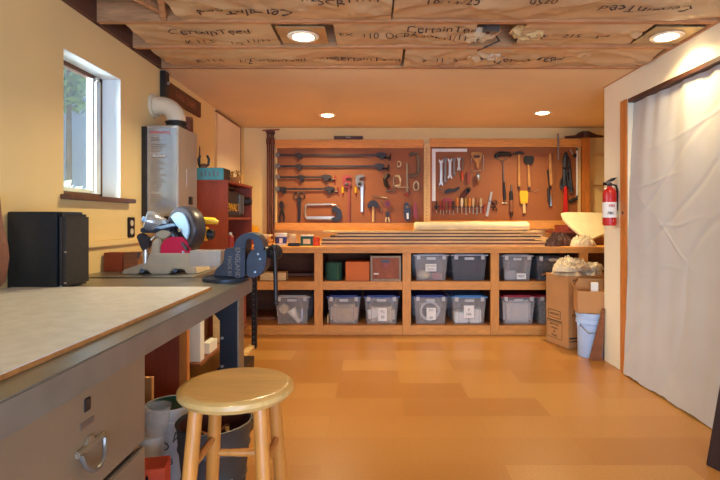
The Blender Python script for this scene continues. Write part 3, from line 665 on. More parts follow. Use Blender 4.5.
# ------------------------------------------------------------------ stool
st = thing('bar_stool', 'round honey wood stool with four splayed legs in the foreground', 'stool')
sx, sy, sz = -.403, 1.44, .768
MB().lathe([(.135,sz-.036), (.155,sz-.033), (.166,sz-.020), (.165,sz-.008), (.157,sz-.001), (.145,sz), (.001,sz-.003)], (sx,sy,0), n=56).build('seat', 'stoolseat', st, smooth=True)
def lp(i, j, z): a = .088+(.735-z)*.068; return Vector((sx+i*a, sy+j*a, z))
for i in (-1,1):
    for j in (-1,1): MB().tube([lp(i,j,z) for z in (0,.01,.25,.5,.70,.737)], [.015,.0165,.0195,.0205,.0195,.0185], 16).build('leg', 'stool', st, smooth=True)
def rung(a, b): 
    c = (a+b)/2; MB().tube([a, c, b], [.0095,.0125,.0095], 12).build('rung', 'stool', st, smooth=True)
for i in (-1,1): rung(lp(i,-1,.565), lp(i,1,.565)); rung(lp(i,-1,.28), lp(i,1,.28))
rung(lp(-1,1,.515), lp(1,1,.515)); rung(lp(-1,-1,.34), lp(1,-1,.34))
# ------------------------------------------------------------------ storage bench along the back wall
YS = 5.28
sb = thing('storage_bench', 'long wooden storage bench with open shelves along the back wall', 'storage bench')
X0, X1 = WL+.006, 2.98
MB().box((X0,YS-.02,.915), (X1,YB-.004,.95)).build('worktop', 'fir', sb, bevel=.003)
MB().box((X0,YS-.018,.885), (X1,YS+.02,.914)).build('front_rail', 'fir', sb)
ux = [-1.62, P(318.5,0,YS).x, P(406.8,0,YS).x, P(495,0,YS).x, P(584,0,YS).x, 2.93]
for x in ux: MB().box((x-.045,YS,0), (x+.045,YS+.04,.884)).build('upright', 'firv', sb, bevel=.003)
for a, b in zip(ux, ux[1:]):
    for z0, z1 in ((.485,.575), (.0,.10)): MB().box((a+.046,YS+.008,z0), (b-.046,YS+.045,z1)).build('shelf_rail', 'fir', sb, bevel=.003)
for z in (.576, .101): MB().box((X0,YS+.002 if 0 else YS+.05,z-.02), (X1,YB-.02,z)).build('shelf', 'shelf', sb)
MB().box((X0,YB-.018,.0), (X1,YB-.006,.914)).build('back_panel', 'backply', sb)
for x in ux[1:-1]: MB().box((x-.012,YS+.05,.102), (x+.012,YB-.02,.55)).box((x-.012,YS+.05,.578), (x+.012,YB-.02,.914)).build('divider', 'backply', sb)
SH = (.102, .577)
BG = 'storage bins in the bench'
YF = YS+.06
def bin_(x0, x1, lvl, h, lidm, lab, body='bin', label=None, lid_h=.018, tape=False, yf=YF, dep=.52):
    z0 = SH[lvl]; t = thing('storage_bin', lab, 'storage bin', BG)
    y0, y1, z1 = yf, yf+dep, z0+h; tp = .025
    mb = MB(); th = .004
    def ring(z, ins): f = (z1-z)/h*tp+ins; return [(x0+f,y0+f,z), (x1-f,y0+f,z), (x1-f,y1-f,z), (x0+f,y1-f,z)]
    L = [[mb.b.verts.new(p) for p in ring(z, i)] for z, i in ((z0,0), (z1,0), (z1,-.012), (z1+.004,-.012), (z1+.004,th), (z0+th,th))]
    for A, B in zip(L, L[1:]):
        for k in range(4): mb.b.faces.new((A[k], A[(k+1)%4], B[(k+1)%4], B[k]))
    mb.b.faces.new(L[0]); mb.b.faces.new(L[-1]); mb.build('tub', body, t, bevel=.006)
    w = x1-x0
    MB().box((x0-.014,y0-.014,z1+.0045), (x1+.014,y1+.014,z1+.0045+lid_h*.6)).box((x0+.03,y0+.03,z1+.006), (x1-.03,y1-.03,z1+.0045+lid_h)).build('lid', lidm, t, bevel=.004)
    for f in (.12, .88): MB().box((x0+w*f-.02,y0-.022,z1-.035), (x0+w*f+.02,y0-.008,z1+.012)).build('latch', 'greylid', t, bevel=.004)
    MB().box((x0+w*.36,y0-.012,z1-.04), (x0+w*.64,y0+.002,z1-.012)).build('grip', 'greylid', t, bevel=.004)
    for f in (.2, .8): 
        q = (h*.5)/h*tp
        mb = MB(); mb.prism([(x0+w*f-.006,y0+tp-.001,z0+.01), (x0+w*f+.006,y0+tp-.001,z0+.01), (x0+w*f+.006,y0+.003,z1-.04), (x0+w*f-.006,y0+.003,z1-.04)], (0,-.004,0)); mb.build('rib', body, t)
    if label:
        fx0, fx1, fz0, fz1, txt = label; 
        f = (1-(fz0+fz1)/2)*tp
        lo = Vector((x0+w*fx0,y0+f-.010,z0+h*fz0)); hi = Vector((x0+w*fx1,y0+f-.0085,z0+h*fz1))
        l = MB().box(lo, hi).build('paper_label', 'paper', t)
        for i, s in enumerate(txt): text(s, min(.04, (hi.z-lo.z)/(len(txt)+.4)*.85), Vector(((lo.x+hi.x)/2, lo.y-.0008, hi.z-(i+.7)*(hi.z-lo.z)/(len(txt)+.4))), FRONT, 'ink', l, 'label_print', depth=.0002)
    return (x0+tp, x1-tp, y0+tp, y1-tp, z0+.006, z1)
def pb(a, b): s = (YF+.0-.01); return (a-CX)/F*s, (b-CX)/F*s
def put(name, lab, cat, mb, m, **k): return tag(mb.build(name, m, **k), lab, cat)
# lower row
x0, x1 = pb(275,309); B = bin_(x0, x1, 0, .288, 'greylid', 'bin with a white scoop inside, nearest the vise handle')
sc = Vector(((x0+x1)/2+.0, B[2]+.03, B[4]))
t = thing('white_scoop', 'white funnel scoop seen inside the bin nearest the vise', 'scoop')
MB().cyl(sc+Vector((-.02,0,.15)), sc+Vector((.05,.0,.03)), .058, .022, 18).build('cone', 'white', t, smooth=True)
MB().cyl(sc+Vector((.05,0,.03)), sc+Vector((.075,0,.012)), .022, .026, 14).build('spout', 'white', t, smooth=True)
put('tan_sponge', 'tan sponge block beside the white scoop in its bin', 'sponge', MB().box((B[0]+.012,B[2]+.02,B[4]+.10), (B[0]+.10,B[2]+.1,B[4]+.2), Matrix.Rotation(.5,3,'Y')), 'rag', bevel=.015)
put('filled_jar', 'frosted round jar behind the white scoop in its bin', 'jar', MB().cyl((sc.x+.08,B[2]+.16,B[4]), (sc.x+.08,B[2]+.16,B[4]+.14), .06, n=20), 'heaterlabel', bevel=.006)
x0, x1 = pb(327.5,360); B = bin_(x0, x1, 0, .288, 'blue', 'blue lidded bin of tan cloth below the orange box')
put('folded_cloth', 'folded tan cloth inside the bin below the orange box', 'cloth', MB().box((B[0]+.004,B[2]+.008,B[4]+.002), (B[1]-.004,B[3]-.02,B[4]+.20)), 'ragtan', bevel=.03)
x0, x1 = pb(364.5,398.5); B = bin_(x0, x1, 0, .288, 'blue', 'blue lidded bin with torn paper notes below the brown crate', label=(.40,.66,.12,.62,('YC','20')))
put('paper_sheet', 'white torn sheet pressed against the bin below the crate', 'paper', MB().box((B[0]+.015,B[2]+.004,B[4]+.06), (B[0]+.14,B[2]+.007,B[4]+.16), Matrix.Rotation(-.25,3,'Y')), 'paper')
put('paper_bundle', 'pale bundle of packing paper inside the bin below the crate', 'paper', MB().box((B[0]+.01,B[2]+.03,B[4]+.002), (B[1]-.01,B[3]-.03,B[4]+.17)), 'rag', bevel=.03)
x0, x1 = pb(414,447.5); B = bin_(x0, x1, 0, .29, 'blue', 'dark blue lidded bin with an upright paper tag beside the pale blue lid', label=(.38,.66,.16,.62,('DO','','##')))
put('coiled_hose', 'pale coiled hose inside the bin with the dark blue lid', 'hose', MB().tube([((x0+x1)/2+math.cos(a)*.10,B[2]+.05+a*.004,B[4]+.125+math.sin(a)*.10) for a in [i*.35 for i in range(54)]], .014), 'white', smooth=True)
x0, x1 = pb(452.5,486.5); B = bin_(x0, x1, 0, .285, 'ltblue', 'bin with a pale blue lid and a white notice', label=(.34,.64,.24,.72,('p','HA','LEGO')[:2]))
put('white_packet', 'white packet lying in the bin with the pale blue lid', 'packet', MB().box((B[0]+.006,B[2]+.006,B[4]+.002), (B[0]+.16,B[2]+.2,B[4]+.12)), 'white', bevel=.01)
put('paper_packet', 'cream packet behind the notice in the pale blue lidded bin', 'packet', MB().box((B[0]+.17,B[2]+.01,B[4]+.002), (B[1]-.02,B[2]+.2,B[4]+.15)), 'paper', bevel=.01)
x0, x1 = pb(502,535.5); B = bin_(x0, x1, 0, .29, 'redlid', 'red lidded bin full of grey stuff next to cardboard box')
put('grey_blanket', 'grey blanket filling the bin with the red lid', 'blanket', MB().box((B[0]+.004,B[2]+.008,B[4]+.002), (B[1]-.004,B[3]-.01,B[4]+.25)), 'curtain', bevel=.03)
x0, x1 = pb(538.5,571); B = bin_(x0, x1, 0, .29, 'redlid', 'red lidded bin half hidden behind the big cardboard box')
put('dark_jeans', 'blue grey cloth inside the half hidden red lidded bin', 'cloth', MB().box((B[0]+.004,B[2]+.008,B[4]+.002), (B[1]-.004,B[3]-.01,B[4]+.15)), 'viseblue', bevel=.03)
# upper row
x0, x1 = pb(414.5,448); B = bin_(x0, x1, 1, .268, 'greylid', 'grey lidded bin with a printed label on the upper shelf', label=(.33,.66,.38,.68,('OPTION','TOOLS')))
put('pink_sponge', 'pink block inside the labelled bin on the upper shelf', 'sponge', MB().box((B[0]+.17,B[2]+.004,B[4]), (B[1]-.03,B[2]+.12,B[4]+.075)), 'redtool', bevel=.01)
put('white_parts', 'pale lump of parts in the labelled bin on the upper shelf', 'bag', MB().sph((B[0]+.09,B[2]+.09,B[4]+.05), .07, (1.1,1,.75)), 'rag')
x0, x1 = pb(452,487); B = bin_(x0, x1, 1, .268, 'greylid', 'plain smoky bin on the upper shelf beside the labelled one', body='bindark')
x0, x1 = pb(503,532.5); B = bin_(x0, x1, 1, .262, 'greylid', 'clear bin with a small white tag on the upper shelf by the box', label=(.48,.80,.06,.30,('MISC',)))
put('blue_packet', 'grey blue packet in the clear bin with a small tag', 'packet', MB().box((B[0]+.01,B[2]+.02,B[4]+.001), (B[0]+.14,B[2]+.2,B[4]+.10)), 'heaterlabel', bevel=.01)
x0, x1 = pb(537,570); B = bin_(x0, x1, 1, .255, 'black', 'dark smoky bin on the upper shelf behind the rags', body='bindark')
put('dark_bag', 'dark cloth bag filling the smoky bin behind the rags', 'bag', MB().box((B[0]+.004,B[2]+.01,B[4]+.001), (B[1]-.004,B[3]-.02,B[4]+.2)), 'iron', bevel=.03)
# boxes in the second bay
z = SH[1]
t = thing('green_canister', 'dark green round fabric canister on the upper shelf', 'canister')
x0, x1 = pb(324.5,341.5); MB().lathe([(.088,z), (.092,z+.006), (.092,z+.17), (.085,z+.19), (.06,z+.2), (.001,z+.202)], ((x0+x1)/2,YF+.10,0), n=28).build('body', 'greencloth', t, smooth=True)
MB().tube([((x0+x1)/2+.05,YF+.011,z+.01), ((x0+x1)/2+.05,YF+.011,z+.17)], .003).build('seam', 'leaf', t)
x0, x1 = pb(345.5,369.5); bx('orange_box', 'plain orange box between green canister and brown crate', 'box', x0, x1, YF, YF+.3, z, z+.205, 'orangecard')
t = thing('brown_crate', 'brown crate with grey edging and a hand slot on upper shelf', 'crate')
x0, x1 = pb(370.5,401); y0 = YF-.03
MB().box((x0+.012,y0+.012,z), (x1-.012,y0+.42,z+.262)).build('body', 'wicker', t)
for lo, hi in (((x0,y0,z), (x0+.022,y0+.03,z+.272)), ((x1-.022,y0,z), (x1,y0+.03,z+.272)), ((x0+.022,y0,z+.25), (x1-.022,y0+.03,z+.272)), ((x0+.022,y0,z), (x1-.022,y0+.03,z+.022))): MB().box(lo, hi).build('edging', 'cratetrim', t)
MB().box((x0+.12,y0+.009,z+.20), (x1-.12,y0+.0125,z+.226)).build('hand_slot', 'black', t, bevel=.001)
MB().prism([((x0+x1)/2-.045,y0+.0105,z+.19), ((x0+x1)/2+.045,y0+.0105,z+.19), ((x0+x1)/2,y0+.0105,z+.12)], (0,.002,0)).build('printed_mark', 'redwood', t)
MB().box((x0+.035,y0+.010,z+.07), (x0+.09,y0+.0125,z+.085)).build('printed_mark', 'paper', t)
# first bay
bx('pine_plank', 'pale pine plank lying in the shelf behind the vise handle', 'plank', -1.25, P(286,0,YS+.1).x, YS+.09, YS+.24, z, z+.085, 'pine')
bx('brown_plank', 'long brown plank at the back of the shelf behind vise', 'plank', -1.58, -.68, YS+.5, YS+.64, z, z+.03, 'brownwood')
bx('plywood_scrap', 'brown plywood scrap on the bottom shelf behind the vise handle', 'board', -1.58, -1.12, YS+.3, YS+.5, SH[0], SH[0]+.03, 'brownwood')
bx('short_pine_block', 'short block on the bottom shelf beside the blue lidded bin', 'block', -.515,-.50, YS+.12, YS+.3, SH[0], SH[0]+.09, 'pine')
# ------------------------------------------------------------------ things on the worktop
W = .9505
t = thing('plaster_tub', 'white tub with a purple label on the worktop', 'tub')
c = P(281,240,5.55)
MB().lathe([(.058,W), (.062,W+.004), (.072,W+.125), (.076,W+.128), (.076,W+.14), (.001,W+.142)], (c.x,5.55,0), n=30).build('tub', 'white', t, smooth=True)
MB().lathe([(.066,W+.025), (.0715,W+.10), (.0705,W+.10), (.065,W+.025)], (c.x,5.55,0), n=30).build('label', 'blue', t, smooth=True)
MB().box((c.x-.005,5.478,W+.03), (c.x+.03,5.484,W+.085)).build('label_panel', 'paper', t)
t = thing('glass_jar', 'clear jar with a white lid beside the labelled tub', 'jar')
c = P(292,240,5.6)
MB().lathe([(.05,W), (.053,W+.005), (.053,W+.09), (.042,W+.10), (.001,W+.10)], (c.x,5.6,0), n=24).build('jar', 'clear', t, smooth=True)
MB().cyl((c.x,5.6,W+.101), (c.x,5.6,W+.125), .045, n=24).build('lid', 'rag', t, bevel=.004, smooth=True)
put('black_box', 'low black box in front of the glass jar', 'box', MB().box((P(289,0,5.42).x,5.36,W), (P(300,0,5.42).x,5.47,W+.035)), 'black', bevel=.004)
t = thing('green_box', 'dark green printed box on the worktop near the lumber', 'box')
x0, x1 = P(300.5,0,5.5).x, P(313,0,5.5).x
MB().box((x0,5.5,W), (x1,5.62,W+.105)).build('carton', 'greenlid', t, bevel=.003)
MB().box((x0+.03,5.498,W+.02), (x1-.03,5.4995,W+.075)).build('label', 'rag', t)
MB().box((x0+.004,5.503,W+.1055), (x1-.004,5.617,W+.118)).build('lid', 'paper', t, bevel=.003)
put('orange_tin', 'small orange tin between green box and lumber stack', 'tin', MB().cyl((P(316.5,0,5.5).x,5.5,W), (P(316.5,0,5.5).x,5.5,W+.095), .038, n=22), 'orangebox', bevel=.004, smooth=True)
for i, (dx, zz, m) in enumerate(((0,.0,'pine'), (.012,.032,'card'), (-.01,.064,'pine'), (.008,.098,'rag'))):
    c = P(266,0,5.7); put('notebook', ['bottom', 'second', 'third', 'topmost'][i]+' pale book of the small stack beside the brown pipes', 'book', MB().box((c.x-.07+dx,5.6,W+zz), (c.x+.05+dx,5.8,W+zz+(.03,.031,.033,.022)[i]-.001)), m, bevel=.003); TOP[-1]['group'] = 'books stacked by the pipes'
put('yellow_tape_measure', 'yellow plastic case on the worktop beyond the vise', 'case', MB().box((P(250,0,5.9).x,5.85,W+.12), (P(259,0,5.9).x,5.93,W+.22), Matrix.Rotation(.2,3,'Y')), 'yellow', bevel=.02)
put('red_toolbox', 'red box beneath the yellow case beyond the vise', 'box', MB().box((P(243,0,5.9).x+.02,5.8,W), (P(260,0,5.9).x,5.98,W+.12)), 'redtool', bevel=.01)
# lumber
LG = 'boards stacked on the worktop'
rows = [ # px left, px right, z bottom, thickness, y0, y1, material
 (320,545,.000,.020,5.36,5.62,'pine'), (321,549,.021,.018,5.37,5.63,'brownwood'), (321,546,.040,.020,5.355,5.6,'pine'), (322,535,.061,.016,5.38,5.6,'brownwood'),
 (322,548,.078,.020,5.36,5.6,'pine'), (330,541,.099,.014,5.39,5.62,'walnut'), (335,543,.114,.018,5.37,5.62,'pine'), (338,520,.133,.014,5.40,5.64,'brownwood'), (322,543,.148,.018,5.38,5.66,'pine')]
nm = ['bottom','second','third','fourth','fifth','sixth','seventh','eighth','topmost']
for i, (a, b, z, th, y0, y1, m) in enumerate(rows):
    o = bx('lumber_board', nm[i]+' board from the worktop in the long lumber stack', 'board', P(a,0,y0).x, P(b,0,y0).x, y0, y1, W+z, W+z+th, m, 0, .002, LG)
    o['label'] = ('pale ' if m == 'pine' else 'brown ')+o['label']
# canvas roll
def roll(u, v):
    x = -.0+P(414,0,5.52).x+(P(528,0,5.52).x-P(414,0,5.52).x)*u; a = v*6.2832; e = min(1, (u*(1-u)*60)**.5)
    r = .058*(.75+.25*e)*(1+.10*nz(x*5, math.cos(a), math.sin(a)))
    return Vector((x, 5.52+math.cos(a)*r*1.5, W+.167+.05+math.sin(a)*r*.92+.004*nz(x*3)))
mb = MB().grid(roll, 60, 18); bmesh.ops.remove_doubles(mb.b, verts=mb.b.verts, dist=1e-5); bmesh.ops.holes_fill(mb.b, edges=[e for e in mb.b.edges if e.is_boundary])
put('canvas_roll', 'cream canvas roll lying on top of the lumber stack', 'canvas', mb, 'canvas', smooth=True)
# cut plywood shape
t = thing('plywood_wedge', 'pale curved plywood cutout leaning over the end of the worktop', 'plywood')
Yw = 5.55
o = [P(x,y,Yw) for x, y in ((561,213),(566,212),(610,212.5),(612,230),(590,239.5),(581,235),(570,226),(563,218.5))]
tilt = [p*1 for p in o]
for p in tilt:
    k = 1+(p.z-1.03)*.2; p.x *= k; p.y *= k; p.z = CH+(p.z-CH)*k
MB().prism(tilt, (0,.012,-.025)).build('sheet', 'canvas', t, bevel=.003)
MB().box((P(592,0,Yw).x,Yw+.05,W), (P(606,0,Yw).x,Yw+.12,1.05)).build('support_block', 'brownwood', t)
# rags and leather on the worktop end
def crumple(name, lab, cat, cx, cy, z0, rx, ry, h, seed, m, group=None, rot=0., amp=.35):
    def f(u, v):
        a, b = u*2-1, v*2-1; d = max(abs(a), abs(b)); q = math.hypot(a, b) or 1
        a2, b2 = a*d/q if q else 0, b*d/q if q else 0
        k = 1+.22*nz(a2*2.2, b2*2.2, seed)
        hh = h*max(0, 1-d**2.6)**.5*(1+amp*nz(a2*2.6+seed, b2*2.6, seed*1.7)) + h*.22*abs(nz(a2*5+seed, b2*4, seed))*(1-d**6)
        rdg = max(0, 1-5*abs(nz(a2*1.9+seed, b2*2.6-seed, 2)))+.7*max(0, 1-5*abs(nz(a2*3.6-seed, b2*3.1, seed)))+.5*max(0, 1-4*abs(nz(a2*6, b2*7+seed, 5)))
        hh = hh*(.82+.2*rdg)+.011*rdg*(1-d**8)+.012*abs(nz(a2*3.5, b2*9+seed, 3))*(1-d**6)
        x, y = a2*rx*k, b2*ry*k
        return Vector((cx+x*math.cos(rot)-y*math.sin(rot), cy+x*math.sin(rot)+y*math.cos(rot), z0+max(0, hh)))
    mb = MB().grid(f, 44, 44)
    bd = [e for e in mb.b.edges if e.is_boundary]
    bmesh.ops.edgeloop_fill(mb.b, edges=bd)
    return tag(mb.build(name, m, smooth=True), lab, cat, group)
c = P(581,0,5.45)
crumple('worktop_rag', 'cream crumpled rag on the worktop under the plywood cutout', 'rag', c.x, 5.40, W, .14, .09, .085, 3, 'rag')
crumple('leather_apron', 'dark brown leather apron heaped at the end of the lumber', 'apron', P(560,0,5.5).x, 5.52, W, .16, .11, .10, 8, 'ragdark')
crumple('leather_glove', 'dark leather glove lying before the brown apron', 'glove', P(551,0,5.38).x+.02, 5.37, W, .09, .06, .05, 5, 'ragdark')
bx('red_brown_board', 'reddish board lying above the leather apron', 'board', P(551,0,5.75).x, P(585,0,5.75).x, 5.70, 5.95, W+.135, W+.16, 'redwood')
bx('brown_box', 'brown box behind the leather apron holding the reddish board', 'box', P(556,0,5.8).x, P(583,0,5.8).x, 5.73, 5.93, W, W+.134, 'walnut')
bx('reddish_block', 'reddish wood block lying on the reddish board', 'block', P(557,0,5.8).x, P(571,0,5.8).x, 5.75, 5.88, W+.161, W+.23, 'redwood')
# ------------------------------------------------------------------ corner by the partition
bq = Matrix.Rotation(R(15),3,'Z'); A = Vector((1.865,4.70,0)); ex, ey = bq@Vector((1,0,0)), bq@Vector((0,1,0))
t = thing('moving_box', 'tall brown moving box with printed panels below the rags', 'cardboard box')
def q4(z): return [A+Vector((0,0,z)), A+ex*.46+Vector((0,0,z)), A+ex*.46+ey*.36+Vector((0,0,z)), A+ey*.36+Vector((0,0,z))]
mb = MB(); mb.prism(q4(.001), (0,0,.695)); mb.build('carton', 'card', t, bevel=.004)
Lf = basis(-ey, (0,0,1)); Ff = basis(ex, (0,0,1))
def onl(u, z): return A+ey*(.36-u)-ex*.0012+Vector((0,0,z))
def onf(u, z): return A+ex*u-ey*.0012+Vector((0,0,z))
MB().box((-.13,-.035,0), (.13,.035,.0008)).b.free()
def plate(cen, rot, w, hh, m, nm='printed_panel'):
    mb = MB().box((-w/2,-hh/2,-.0004), (w/2,hh/2,.0006)); bmesh.ops.transform(mb.b, matrix=Matrix.Translation(cen)@rot.to_4x4(), verts=mb.b.verts); return mb.build(nm, m, t)
def frame_(cen, rot, w, hh, th=.006):
    mb = MB().ringprism([(-w/2,-hh/2,0), (w/2,-hh/2,0), (w/2,hh/2,0), (-w/2,hh/2,0)], [(-w/2+th,-hh/2+th,0), (w/2-th,-hh/2+th,0), (w/2-th,hh/2-th,0), (-w/2+th,hh/2-th,0)], (0,0,.0008)); bmesh.ops.transform(mb.b, matrix=Matrix.Translation(cen)@rot.to_4x4(), verts=mb.b.verts); mb.build('printed_frame', 'cardprint', t)
frame_(onl(.14,.30), Lf, .2, .08); text('LARGE BOX', .03, onl(.14,.30), Lf, 'cardprint', t, 'print', .0006)
frame_(onl(.14,.14), Lf, .25, .16, .004)
for k, s in enumerate(('HEAVY DUTY', 'THIS SIDE', 'UP', 'FRAGILE')): text(s, .024, onl(.14,.195-k*.036), Lf, 'cardprint', t, 'print', .0006)
plate(onl(.14,.235), Lf, .24, .012, 'cardprint')
text('MOVING', .036, onf(.12,.655), Ff, 'cardprint', t, 'print', .0006); text('BOX', .03, onf(.07,.32), Ff, 'cardprint', t, 'print', .0006)
plate(onf(.06,.10), Ff, .1, .016, 'cardprint'); plate(onf(.06,.07), Ff, .1, .01, 'cardprint')
MB().prism([A+ex*.01+ey*.36+Vector((0,0,.698)), A+ex*.45+ey*.36+Vector((0,0,.698)), A+ex*.45+ey*.47+Vector((0,0,.66)), A+ex*.01+ey*.47+Vector((0,0,.66))], (0,0,.003)).build('flap', 'card', t)
RGp = 'rags heaped on the moving box'
bz_ = .697
def rg(i, u, v, dz, rx, ry, h, seed, m, lab):
    c = A+ex*u+ey*v; crumple('rag', lab, 'rag', c.x, c.y, bz_+dz, rx, ry, h, seed, m, RGp, R(15), .55)
for k, a_ in enumerate(((.13,.16,.0,.17,.15,.05,11,'ragtan','tan rag spread at the bottom of the heap on moving box'),
  (.33,.15,.0,.15,.13,.05,31,'rag','cream rag at the bottom of the heap toward the partition'),
  (.05,.13,.042,.11,.11,.05,12,'rag','cream rag folded over the outer corner of moving box'),
  (.20,.12,.045,.14,.10,.05,15,'ragtan','tan rag folded across the middle of the heap'),
  (.13,.19,.085,.13,.10,.055,19,'rag','cream crumpled rag topmost on the moving box heap'),
  (.36,.11,.045,.12,.08,.05,23,'rag','cream folded rag over the box end by the partition'),
  (.24,.18,.09,.10,.08,.04,41,'ragtan','small tan rag behind the topmost cream rag'))): rg(k, *a_)
# bucket, small open carton, leaning board
t = pail('pale_bucket', 'pale blue plastic bucket beneath the small open carton', 1.985, 4.485, .108, .13, 0, .40, 'pail')
MB().tube([(1.86+.0,4.45,.30), (1.90,4.33,.235), (1.985,4.325,.25), (2.06,4.36,.28)], .004).build('bail', 'dullsteel', t)
MB().cyl((1.862,4.448,.30), (1.85,4.44,.30), .014, n=12).build('bail_ear', 'pail', t)
t = thing('open_carton', 'small open cardboard carton standing on the pale blue bucket', 'cardboard box')
cm = Matrix.Translation((1.985,4.49,.401)) @ Matrix.Rotation(R(-14),4,'Z')
def loc(mb): bmesh.ops.transform(mb.b, matrix=cm, verts=mb.b.verts); return mb
hw, hd, hh = .13, .11, .20
for lo, hi in (((-hw,-hd,0),(hw,-hd+.004,hh)), ((-hw,hd-.004,0),(hw,hd,hh)), ((-hw,-hd,0),(-hw+.004,hd,hh)), ((hw-.004,-hd,0),(hw,hd,hh))): loc(MB().box(lo, hi)).build('panel', 'card', t)
loc(MB().box((-hw,-hd,0), (hw,hd,.004))).build('bottom', 'card', t)
loc(MB().prism([(-hw,hd,hh), (hw,hd,hh), (hw,hd+.01,hh+.09), (-hw+.05,hd+.01,hh+.09)], (0,.003,0))).build('flap', 'card', t)
loc(MB().prism([(-hw,-hd,hh), (-hw,hd,hh), (-hw-.025,hd-.01,hh+.06), (-hw-.025,-hd+.02,hh+.04)], (.003,0,0))).build('flap', 'card', t)
mb = loc(MB().box((.0,-.03,.08), (.06,.0,.27))); put('white_packet', 'white printed packet standing in the small open carton', 'packet', mb, 'paper', bevel=.002)
t = thing('leaning_board', 'brown board leaning against the partition end by the bucket', 'board')
MB().prism([(1.90,4.335,.001), (2.01,4.335,.001), (2.037,4.335,.46), (2.017,4.335,.46)], (0,-.018,0)).build('board', 'brownwood', t, bevel=.002)
# fire extinguisher
fe = thing('fire_extinguisher', 'red fire extinguisher hanging on the partition by the curtain', 'fire extinguisher')
ex_, ey_ = 1.975, 4.11
MB().lathe([(.046,1.195), (.052,1.20), (.054,1.21), (.054,1.46), (.05,1.485), (.036,1.505), (.02,1.515), (.018,1.525)], (ex_,ey_,0), n=32).build('cylinder', 'red', fe, smooth=True)
lb = MB().lathe([(.0545,1.262), (.0545,1.39), (.054,1.39), (.054,1.262)], (ex_,ey_,0), n=32).build('label_band', 'paper', fe, smooth=True)
text('ABC', .03, Vector((ex_-.015,ey_-.0565,1.30)), FRONT, 'ink', lb, 'print', .0015)
text('FIRE', .028, Vector((ex_-.006,ey_-.0565,1.36)), FRONT, 'redink', lb, 'print', .0015)
text('1', .02, Vector((ex_+.005,ey_-.0565,1.235)), FRONT, 'white', lb, 'print', .0015)
MB().cyl((ex_,ey_,1.52), (ex_,ey_,1.555), .018, n=16).cyl((ex_-.05,ey_,1.545), (ex_-.0,ey_,1.545), .014, n=12).build('valve', 'iron', fe, bevel=.002)
MB().cyl((ex_-.025,ey_-.02,1.555), (ex_-.025,ey_-.032,1.555), .016, n=14).build('gauge', 'dullsteel', fe)
MB().prism([(ex_-.02,ey_-.01,1.555), (ex_+.035,ey_-.01,1.57), (ex_+.06,ey_-.01,1.60), (ex_+.02,ey_-.01,1.592), (ex_-.02,ey_-.01,1.572)], (0,.02,0)).build('lever', 'black', fe, bevel=.002)
MB().tube([(ex_+.015,ey_,1.54), (ex_+.05,ey_-.01,1.53), (ex_+.06,ey_-.01,1.49), (ex_+.058,ey_-.005,1.32)], .009).build('hose', 'black', fe, smooth=True)
MB().box((ex_-.01,ey_-.02,1.42), (WR-.002,ey_+.02,1.44)).build('bracket', 'iron', fe)
# curtain and opening trim
t = thing('opening_trim', 'orange wooden jamb framing the curtained opening', 'door frame')
MB().box((WR-.014,oy1,0), (WR-.0005,oy1+.095,oz+.0)).build('jamb', 'orangewood', t, bevel=.003)
MB().box((WR+.001,oy0+.002,oz-.03), (WR+.11,oy1-.002,oz-.001)).build('head', 'walnut', t)  # dark brown wood, its tone also carrying the shadow band under the header
MB().cyl((WR-.0145,oy1+.05,1.30), (WR-.018,oy1+.05,1.30), .012, n=12).build('knot', 'walnut', t)
MB().box((WR+.075,oy1-.02,0), (WR+.11,oy1-.001,oz-.03)).build('liner', 'walnut', t)
def cur(u, v):
    y = oy0+.03+(oy1-.036-oy0)*u; z = .012+(oz-.035-.012)*v + (1-v)**8*(.018*nz(y*4,3)+.012*abs(nz(y*9)))
    fold = .016*nz(y*6, z*.45)*(.3+.7*v) + .012*nz(y*2.4, z*.9, 4) + .004*math.sin(y*38+3*nz(z*2, y*2))*v**6
    # crossing creases
    for a_, b_, c_, s_ in ((.16,1,-2.36,.006), (.15,1,-2.05,.005), (-.75,1,1.42,.005), (.12,1,-1.62,.004), (.1,1,-1.25,.003), (1,.05,-2.95,.004)):
        d = a_*y+b_*z+c_+.05*nz(y*3, z*3); fold -= .8*s_*math.exp(-(d/.010)**2)*max(0,.5+1.2*nz(y*2.2, z*2.2, 7))
    return Vector((WR+.045-.085*(1-v)**1.1+fold+.004*max(0,1-7*abs(nz(y*2+z, z*1.6, 9))), y, z))
o = MB().grid(cur, 230, 230).build('curtain', 'curtain', smooth=True, thick=.0015); tag(o, 'off white fabric curtain covering the wide opening', 'curtain')
o = MB().prism([(1.685,2.49,.001), (1.76,2.27,.001), (2.02,2.27,1.5), (1.945,2.49,1.5)], (.016,.006,0)).build('dark_board', 'blackwood', bevel=.003); tag(o, 'dark brown board leaning toward the curtain at the picture edge', 'board')
